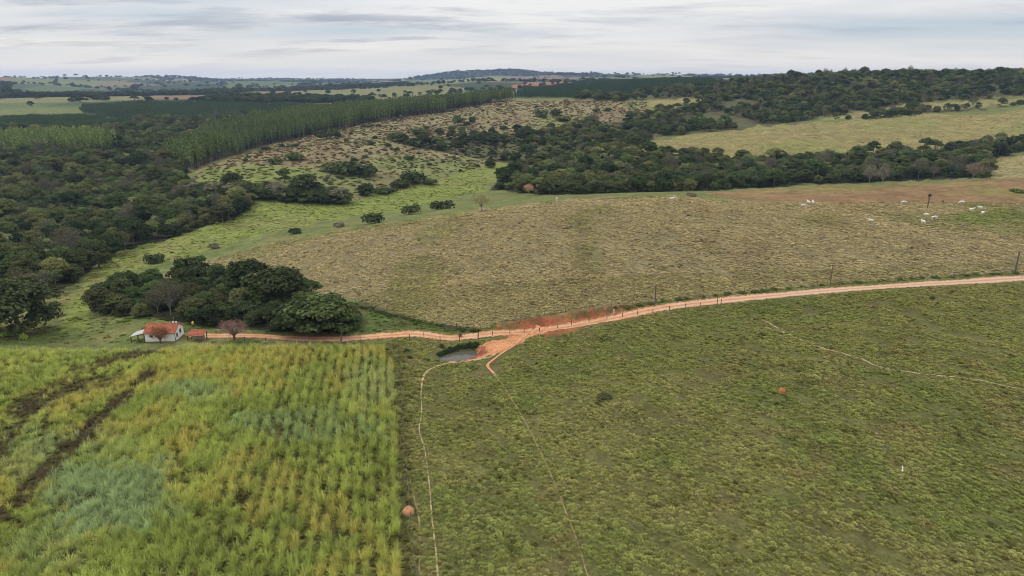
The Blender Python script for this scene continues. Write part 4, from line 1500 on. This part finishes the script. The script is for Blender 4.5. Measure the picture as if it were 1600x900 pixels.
# ------------------------------------------------------------------ poles, fences, mounds
def pole(px, py, hpx, label, r=.13, arm=False):
    p = P(px, py)
    h = hpx * mpp(p) / math.cos(R(15))
    e = thing('utility_pole', label, 'pole', p)
    bm = bmesh.new()
    tube(bm, [(0, 0, -.8), (0, 0, h)], [r * 1.2, r * .85], 8)
    obj('post', bm_mesh('post', bm, M_wood), e)
    if arm:
        boxpart('crossarm', M_wood, e, (-.7, .7, -.06, .06, h - .5, h - .38))
    return e


pole(534, 533, 31, 'thin wooden pole between the cane field and the grove', .1, True)
pole(1023, 477, 33, 'dark wooden pole standing at the upper road edge', .16)
pole(1297, 446, 30, 'thin grey pole at the upper road edge on the brown hill side', .09)
pole(1586, 425, 31, 'stout dark pole by the road where it climbs the hill', .2)
# fat-topped stump on the crest
p = P(1449, 325)
e = thing('tall_stump', 'thin dark trunk with a tuft on top among the cattle', 'stump', p)
bm = bmesh.new()
tube(bm, [(0, 0, -.4), (.05, 0, 2.2), (.1, 0, 4.2)], [.24, .2, .26], 7)
obj('trunk', bm_mesh('trunk', bm, M_wood), e)
c = obj('crown', leaf_mesh('crown', *blob((.1, 0, 4.6), (.55, .55, .9), 70, .3, .5)), e)
c['tint'] = [.06, .06, .035]
p = P(1471, 327)
e = thing('thin_sapling', 'thin pale sapling beside the tufted trunk on the crest', 'sapling', p)
bm = bmesh.new()
tube(bm, [(0, 0, -.3), (.05, 0, 3.2)], [.06, .03], 5)
obj('trunk', bm_mesh('trunk', bm, M_pbark), e)
c = obj('crown', leaf_mesh('crown', *blob((.05, 0, 2.6), (.5, .5, 1.0), 30, .2, .35)), e)
c['tint'] = [.11, .1, .05]


def fence(pxl, gap, label, hgt=1.15, r=.07, wires=3, tall=()):
    ln = catmull(unproj(pxl), .5)
    L = np.concatenate([[0], np.cumsum(np.linalg.norm(np.diff(ln, axis=0), axis=1))])
    e = thing('wire_fence', label, 'fence', (ln[0][0], ln[0][1], float(zat(*ln[0]))))
    o0 = Vector(e.location)
    k, s, tops = 0, 0.0, []
    bm = bmesh.new()
    tube(bm, [(0, 0, -.4), (0, 0, hgt)], [r * 1.1, r], 6)
    pm = bm_mesh('post', bm, M_wood)
    while s < L[-1]:
        x, y = np.interp(s, L, ln[:, 0]), np.interp(s, L, ln[:, 1])
        q = obj('post', pm, e, Vector((x, y, float(zat(x, y)))) - o0, rng.uniform(0, 3))
        kk = rng.uniform(.85, 1.12)
        q.scale = (1.5, 1.5, 1.35) if k in tall else (1, 1, kk)
        q.rotation_euler = (rng.normal() * .05, rng.normal() * .05, 0)
        tops.append(Vector((x, y, float(zat(x, y)))) - o0)
        s += gap * rng.uniform(.85, 1.15)
        k += 1
    for w in range(wires):
        bm = bmesh.new()
        tube(bm, [t + Vector((0, 0, hgt * (.3 + .3 * w))) for t in tops], .011, 3, False)
        obj('wire', bm_mesh('wire', bm, M_steel), e)
    return e


fence([(640, 532), (660, 528), (700, 534), (740, 530), (800, 521), (850, 517), (900, 507), (960, 497), (1020, 489), (1100, 479)], 4.2, 'leaning wire fence along the lower edge of the dirt road', 1.25, .085, 3, (0, 4))
fence([(300, 532), (380, 533), (460, 536), (540, 535), (620, 531)], 4.5, 'low wire fence between the cane field and the road', 1.1, .07)
fence([(622, 536), (624, 580), (627, 640), (632, 700), (637, 760), (643, 830), (650, 900), (655, 950)], 3.6, 'wire fence of grey posts along the cane field side', 1.25, .075)
fence([(556, 474), (600, 488), (640, 499), (690, 510), (740, 516), (800, 505), (850, 494), (960, 478), (1020, 473), (1100, 464), (1300, 444), (1450, 434), (1600, 425)], 6.5, 'thin wire fence along the bottom of the brown hill', 1.15, .06)
fence([(1120, 477), (1124, 478), (1130, 480)], 1.2, 'short group of dark fence posts below the road bend', 1.9, .09, 1)
# gate by the hill corner
g = P(704, 516)
gate = thing('field_gate', 'dark wooden gate in the hedge above the road bend', 'gate', g, R(8))
for x in (-1.5, 1.5):
    boxpart('gate_post', M_wood, gate, (x - .12, x + .12, -.12, .12, -.5, 1.9))
for i in range(4):
    boxpart('rail', M_wood, gate, (-1.4, 1.4, -.03, .03, .3 + .32 * i, .42 + .32 * i))
boxpart('brace', M_wood, gate, (-.06, .06, -.05, -.031, .3, 1.5))
w = P(959, 491)
wp = thing('white_post', 'single white marker post by the red road cutting', 'post', w)
boxpart('shaft', M_wpaint, wp, (-.1, .1, -.1, .1, -.3, 1.3))
boxpart('cap', M_wpaint, wp, (-.13, .13, -.13, .13, 1.3, 1.4))


def mound(px, py, wpx, hpx, m, label):
    p = P(px, py)
    k = mpp(p)
    rx, h = wpx * k / 2, hpx * k * 1.15
    V, F = [], []
    nr, ns = 9, 18
    for i in range(nr):
        t = i / (nr - 1)
        for j in range(ns):
            a = 2 * math.pi * j / ns
            rr = rx * math.cos(t * math.pi / 2) ** .7 * (1 + .2 * (vnoise(np.array(3 * math.cos(a) + 5.0 + px), np.array(3 * math.sin(a) + t * 2), 3) - .5))
            V.append((rr * math.cos(a), rr * math.sin(a), -.15 + (h + .15) * math.sin(t * math.pi / 2) * (1 + .12 * math.sin(3 * a + px))))
    for i in range(nr - 1):
        for j in range(ns):
            F.append([i * ns + j, i * ns + (j + 1) % ns, (i + 1) * ns + (j + 1) % ns, (i + 1) * ns + j])
    o = obj('termite_mound', mesh_np('termite_mound', V, F, m, True), None, p)
    return tag(o, label, 'mound')


mound(638, 801, 20, 8, M_orange, 'pale orange termite mound beside the cane field fence')
mound(1222, 612, 12, 5, M_red, 'red termite mound on the green pasture slope')
mound(780, 512, 8, 4, M_red, 'small rusty mound above the road cutting')
# fallen white plank on the slope and a grey stump near it
p = P(1410, 733)
e = thing('white_plank', 'white board lying on the green pasture slope', 'plank', (p.x, p.y, p.z), R(-26))
boxpart('board', M_wpaint, e, (-.06, .06, -.9, .9, .05, .12))
boxpart('batten', M_wpaint, e, (-.2, .2, -.6, -.5, -.05, .05), (-.2, .2, .5, .6, -.05, .05))
p = P(1383, 708)
e = thing('dead_bush', 'grey dead bush near the white board on the slope', 'bush', p)
cr2, bm = make_bare(1.5, .9, 8, .05, 60, .12)
obj('stems', bm_mesh('stems', bm, M_pbark), e)
c = obj('twigs', cr2, e)
c['tint'] = [.1, .11, .08]


# ------------------------------------------------------------------ cattle
def skin_mesh(name, joints, edges, m):
    me = bpy.data.meshes.new(name)
    me.from_pydata([j[:3] for j in joints], edges, [])
    o = bpy.data.objects.new(name, me)
    COL.objects.link(o)
    md = o.modifiers.new('s', 'SKIN')
    for i, j in enumerate(joints):
        sv = me.skin_vertices[0].data[i]
        sv.radius = (j[3], j[4] if len(j) > 4 else j[3])
        sv.use_root = i == 0
    o.modifiers.new('d', 'SUBSURF').levels = 1
    dg = bpy.context.evaluated_depsgraph_get()
    out = bpy.data.meshes.new_from_object(o.evaluated_get(dg))
    out.name = name
    out.materials.clear()
    out.materials.append(m)
    out.polygons.foreach_set('use_smooth', np.ones(len(out.polygons), bool))
    bpy.data.objects.remove(o)
    return out


def cow_mesh(pose):
    J = [(-.1, 0, 1.05, .36, .33), (-.75, 0, 1.1, .33, .3), (.5, 0, 1.08, .33, .34), (.62, 0, 1.38, .12, .12)]
    E = [(0, 1), (0, 2), (2, 3)]
    if pose == 'graze':
        J += [(.95, 0, .95, .19), (1.25, 0, .55, .15), (1.42, 0, .2, .1)]
    else:
        J += [(.92, 0, 1.28, .19), (1.18, 0, 1.5, .16), (1.5, 0, 1.38, .1)]
    E += [(2, 4), (4, 5), (5, 6)]
    lie = pose == 'lie'
    for sx, bone in ((-.82, 1), (.55, 2)):
        for sy in (-.2, .2):
            b = len(J)
            bend = -.08 if sx < 0 else .03
            J += [(sx, sy, .75, .13), (sx + bend, sy, .42, .075), (sx + (.0 if sx > 0 else .03), sy, .02, .06)]
            E += [(bone, b), (b, b + 1), (b + 1, b + 2)]
    b = len(J)
    J += [(-1.12, 0, 1.0, .04), (-1.16, 0, .5, .05)]
    E += [(1, b), (b, b + 1)]
    if lie:
        J2 = []
        for j in J:
            z = j[2]
            J2.append((j[0] + (.28 if z < .5 and j[0] > -1 else 0), j[1] * (1.5 if z < .8 else 1), max(z - .68, .1), *j[3:]))
        J = J2
    return skin_mesh('body', J, E, M_cow)


COWS = {k: cow_mesh(k) for k in ('graze', 'stand', 'lie')}
ears = {}
for k, (hx, hz) in dict(graze=(1.25, .6), stand=(1.15, 1.55), lie=(1.15, .87)).items():
    bm = bmesh.new()
    for s in (-1, 1):
        tube(bm, [(hx, s * .1, hz + .05), (hx - .03, s * .3, hz)], [.05, .07], 5)
    ears[k] = bm_mesh('ears', bm, M_cow)
    bm = bmesh.new()
    for s in (-1, 1):
        tube(bm, [(hx, s * .08, hz + .1), (hx, s * .16, hz + .3)], [.035, .012], 5)
    ears[k + 'h'] = bm_mesh('horns', bm, M_hoof)
for (px, py, pose, hd, lb, gp) in [(1255, 324, 'graze', 10, 'white cow grazing with its head near a second cow on the crest', None), (1263, 319, 'stand', 100, 'white cow facing away behind the grazing cow', None), (1270, 319, 'stand', 80, 'small white calf-like cow at the crest edge', None),
                                   (1360, 345, 'lie', 170, 'white cow lying alone on the brown slope', None), (1412, 319, 'graze', 185, 'white cow grazing on the crest before the tufted trunk', None), (1442, 350, 'stand', 95, 'white cow standing tail-on beside the green hollow', None),
                                   (1460, 343, 'graze', 5, 'greyish cow grazing at the edge of the green hollow', None), (1447, 336, 'lie', 175, 'cow lying in straw grass below the tufted trunk', None), (1503, 319, 'graze', 175, 'white cow grazing at the foot of the pinkish field', None),
                                   (1518, 328, 'lie', 10, 'white cow resting above the green hollow', 'cows resting above the green hollow'), (1531, 325, 'lie', 190, 'white cow resting above the green hollow', 'cows resting above the green hollow'), (1535, 336, 'stand', 265, 'white cow standing head-on in the green hollow', None),
                                   (870, 314, 'stand', 275, 'white cow standing at the rim of the brown hill before the wood', None), (1050, 311, 'lie', 20, 'white cow lying on the crest near the round grey bush', None),
                                   (1000, 232, 'graze', 20, 'distant white cow at the foot of the light field', 'distant cows on the light field'), (1006, 231, 'graze', 200, 'distant white cow at the foot of the light field', 'distant cows on the light field'), (1049, 221, 'stand', 10, 'far white cow in the middle of the light field edge', None), (1102, 213, 'stand', 190, 'far white cow high on the light field', None), (1021, 228, 'stand', 0, 'far white cow between dark trees at the light field foot', None)]:
    p = P(px, py)
    e = thing('cow', lb, 'cow', (p.x, p.y, p.z), R(hd), gp)
    s = .98
    e.scale = (s, s, s)
    obj('body', COWS[pose], e)
    obj('ears', ears[pose], e)
    obj('horns', ears[pose + 'h'], e)

# ------------------------------------------------------------------ cane field and pasture tufts
YEL, GRN, BLU, DRY, LIME = (np.array(lin(*c)) for c in ((184, 177, 94), (156, 166, 84), (160, 176, 120), (124, 106, 84), (172, 182, 94)))
dirv = np.array([-14.0, 79.0])
dirv /= np.linalg.norm(dirv)
nrv = np.array([dirv[1], -dirv[0]])
a0 = np.array(P(640, 900)[:2])


def cane_points():
    out = []
    # planted rows on the side of the fence
    for k in range(34):
        off = -1.6 - k * 1.85
        for t in np.arange(-22, 96, .5):
            p = a0 + nrv * (off + rng.normal() * .34) + dirv * (t + rng.uniform(-.3, .3))
            out.append((p[0], p[1], 0, off))
    # close weedy growth further in
    for off in np.arange(-18, -150, -.85):
        for t in np.arange(-22, 96, .85):
            p = a0 + nrv * (off + rng.uniform(-.42, .42)) + dirv * (t + rng.uniform(-.42, .42))
            out.append((p[0], p[1], 1, off))
    return np.array(out)


cp = cane_points()
cz = zat(cp[:, 0], cp[:, 1])
k = zone('cane', cp[:, 0], cp[:, 1], cz) & (cp[:, 1] > 48) & (np.abs(cp[:, 0] / cp[:, 1]) < 1.3)
cp, cz = cp[k], cz[k]
cpx, cpy = project(cp[:, 0], cp[:, 1], cz + 1.0)
inrow = cp[:, 2] == 0
# rows fade into close growth
mixn = fbm(cp[:, 0] / 9, cp[:, 1] / 9, 111, 2) * 14
k = np.where(inrow, (cp[:, 3] > -46 - mixn) & (rng.random(len(cp)) < .9), (cp[:, 3] < -20 - mixn) & (rng.random(len(cp)) < .8))
gap = fbm(cp[:, 0] / 2.2, cp[:, 1] / 2.6, 113, 2)
k &= ~((gap > .68) & (rng.random(len(cp)) < .7))
cp, cz, cpx, cpy, inrow = cp[k], cz[k], cpx[k], cpy[k], inrow[k]
n = len(cp)
f1 = fbm(cp[:, 0] / 7, cp[:, 1] / 9, 115, 3)
f2 = fbm(cp[:, 0] / 5, cp[:, 1] / 7, 117, 3)
tn = np.tile(GRN, (n, 1))
w = sstep(.42, .6, f1)[:, None]
tn = tn * (1 - w) + YEL * w
w = (sstep(.5, .66, f2) * .7)[:, None]
tn = tn * (1 - w) + LIME * w


rnd_ = rng.normal(size=n) * .35


def ell(cx, cy, rx, ry, soft=.5):
    q = ((cpx - cx) / rx) ** 2 + ((cpy - cy) / ry) ** 2 + (f2 - .5) * 2.4 + rnd_
    return 1 - sstep(1 - soft, 1 + soft, q)


w = np.clip(ell(175, 775, 95, 60) + ell(90, 860, 70, 40) * .4 + ell(490, 665, 120, 24) * .65 + ell(310, 610, 50, 18) * .7 + ell(580, 600, 40, 40) * .5 + ell(150, 700, 90, 30) * .3 + ell(40, 700, 60, 50) * .45, 0, 1)[:, None]
tn = tn * (1 - w) + BLU * w
w = np.clip(ell(80, 560, 150, 26), 0, 1)[:, None] * .7
tn = tn * (1 - w) + LIME * w


def near_seg(x0, y0, x1, y1, r):
    dx, dy = x1 - x0, y1 - y0
    t = np.clip(((cpx - x0) * dx + (cpy - y0) * dy) / (dx * dx + dy * dy), 0, 1)
    d = np.hypot(cpx - x0 - dx * t, (cpy - y0 - dy * t))
    return 1 - sstep(r * .6, r * 1.2, d + (f2 - .5) * 22)


w = np.clip(near_seg(0, 800, 95, 710, 13) + near_seg(95, 710, 160, 650, 10) + near_seg(160, 650, 235, 578, 7) + near_seg(0, 700, 45, 640, 16) + near_seg(120, 572, 240, 545, 9) * .8 + near_seg(20, 640, 110, 600, 14) * .8 + near_seg(110, 600, 190, 580, 9) * .5, 0, 1)
w = w * (rng.random(n) < .9)
dry = w > .35
tn = tn * (1 - w[:, None]) + DRY * w[:, None] * .75
tn *= rng.uniform(.75, 1.28, n)[:, None] * 1.02
sc_ = rng.uniform(.7, 1.15, n)
sc_ = np.where(inrow, sc_ * 1.14, sc_ * 1.16) * np.where(dry, .66, 1)
szz = sc_ * rng.uniform(.85, 1.15, n) * np.where(inrow, 1.0, .78)
ix = np.where(inrow, rng.integers(0, 4, n), rng.integers(0, 6, n))
rot = rng.uniform(0, 6.28, n)
vis = inrow & (cpy > 640) & (cpy < 915) & (cpx > 330) & (cpx < 640)
o_ = np.argsort(np.where(vis, -cpy, 1e5))[:280]
ind = np.zeros(n, bool)
ind[o_] = True
for i in o_:
    o = obj('cane_plant', CANE_M[ix[i]], None, (cp[i, 0], cp[i, 1], cz[i] - .06), rot[i])
    o.scale = (sc_[i], sc_[i], szz[i])
    o['tint'] = [float(v) for v in tn[i]]
    tag(o, 'yellow-green leafy cane plant in the rows beside the fence trail', 'cane', 'cane plants in the rows beside the fence')
q = ~ind
scatter('cane_field', np.c_[cp[:, :2], cz - .06][q], rot[q], np.c_[sc_, sc_, szz][q], ix[q], tn[q], CANE_OB, 'dense field of green and yellow cane grass')


def sample_col(x, y):
    i = np.clip(np.round(np.interp(x / y, GU, np.arange(nu))).astype(int), 0, nu - 1)
    j = np.clip(np.round(np.interp(np.log(y), GV, np.arange(nv))).astype(int), 0, nv - 1)
    return CG[j, i]


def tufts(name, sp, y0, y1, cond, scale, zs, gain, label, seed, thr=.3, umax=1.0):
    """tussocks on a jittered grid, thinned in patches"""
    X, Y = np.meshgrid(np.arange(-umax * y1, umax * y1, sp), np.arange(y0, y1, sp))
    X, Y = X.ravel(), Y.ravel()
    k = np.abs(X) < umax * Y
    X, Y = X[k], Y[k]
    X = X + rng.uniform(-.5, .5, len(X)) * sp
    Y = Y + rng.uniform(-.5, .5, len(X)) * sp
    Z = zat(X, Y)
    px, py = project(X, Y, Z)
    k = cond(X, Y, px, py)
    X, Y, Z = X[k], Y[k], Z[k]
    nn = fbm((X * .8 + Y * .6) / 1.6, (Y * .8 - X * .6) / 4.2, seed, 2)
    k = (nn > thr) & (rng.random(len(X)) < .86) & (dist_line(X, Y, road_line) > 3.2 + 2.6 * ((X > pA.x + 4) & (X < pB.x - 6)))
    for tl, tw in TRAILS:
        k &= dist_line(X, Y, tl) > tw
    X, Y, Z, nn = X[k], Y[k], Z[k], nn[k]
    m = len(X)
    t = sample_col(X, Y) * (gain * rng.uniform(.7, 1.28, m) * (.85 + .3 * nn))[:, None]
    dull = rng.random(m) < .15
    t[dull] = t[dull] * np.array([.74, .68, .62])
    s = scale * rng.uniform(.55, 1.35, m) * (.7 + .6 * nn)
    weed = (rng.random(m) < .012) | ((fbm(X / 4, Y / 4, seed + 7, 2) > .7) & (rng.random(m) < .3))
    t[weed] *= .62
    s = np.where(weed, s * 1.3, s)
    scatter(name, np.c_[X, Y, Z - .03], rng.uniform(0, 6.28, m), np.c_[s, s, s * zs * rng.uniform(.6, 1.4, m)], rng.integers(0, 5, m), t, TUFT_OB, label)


def c_right(X, Y, px, py):
    cc = sample_col(X, Y)
    e_ = (cc[:, 0] > 1.32 * cc[:, 1]) | (((X - pond_c.x) / 6.6) ** 2 + ((Y - pond_c.y - .25 * (X - pond_c.x)) / 4.4) ** 2 < 1)
    return (px > np.interp(py, [530, 640, 760, 900, 1100], [612, 628, 645, 655, 660])) & (py > 430) & (py < 1100) & ~e_


def c_hill(X, Y, px, py):
    return inpoly(px, py, HILL)


tufts('cane_weeds', .95, 60, 160, lambda X, Y, px, py: zone('cane', X, Y), .9, 1.0, 1.65, 'low weeds covering the soil between the cane', 129, .36)
tufts('pasture_grass', .52, 52, 250, c_right, .5, 1.0, 2.6, 'short tussocky grass of the green pasture', 121)
tufts('hill_grass', .65, 150, 320, c_hill, .58, 1.0, 2.4, 'straw coloured tussock grass of the brown hill', 123)
tufts('valley_grass', 1.7, 150, 560, lambda X, Y, px, py: (inpoly(px, py, VALLEY) | ((px < 760) & (py > 440) & (py < 537) & ~inpoly(px, py, HILL))) & ~zone('cane', X, Y) & (px < np.interp(py, [500, 537], [760, 640])), 1.0, .6, 1.75, 'short green grass of the valley and house meadow', 127, .46)
tufts('scrub_grass', 3.4, 430, 1150, lambda X, Y, px, py: zone('scrub', X, Y), 2.3, .75, 1.25, 'rough grass and low scrub of the brown hill beyond the valley', 131, .5)
tufts('field_grass', 2.6, 270, 800, lambda X, Y, px, py: zone('rfield', X, Y) | zone('rnear', X, Y), .9, .6, 1.9, 'short dry grass of the fields around the gully wood', 133, .46)
# rank grass strip under the cane fence
tufts('fence_grass', .6, 60, 162, lambda X, Y, px, py: (px > np.interp(py, [530, 640, 760, 900, 1100], [600, 614, 628, 640, 648])) & (px < np.interp(py, [530, 640, 760, 900, 1100], [632, 642, 652, 662, 668])) & (py > 536), .8, 1.1, 2.0, 'rank dull grass strip under the cane fence', 125)

# ------------------------------------------------------------------ haze
hm_ = bpy.data.materials.new('haze')
hm_.use_nodes = True
hn, hl = hm_.node_tree.nodes, hm_.node_tree.links
hn.clear()
ho = N(hn, 'ShaderNodeOutputMaterial')
pv = N(hn, 'ShaderNodeVolumePrincipled')
pv.inputs['Color'].default_value = (.52, .70, 1.0, 1)
pv.inputs['Density'].default_value = 6e-5
pv.inputs['Anisotropy'].default_value = .2
hl.new(pv.outputs[0], ho.inputs['Volume'])
bm = bmesh.new()
zmax = max(float(ZZ.max()) + 40, CAMZ + 40)
bx(bm, -20500, 20500, -300, 12200, float(ZZ.min()) - 3, zmax)
haze = obj('haze', bm_mesh('haze', bm, hm_))
haze['label'], haze['kind'] = 'thin bluish haze over the far hills', 'stuff'
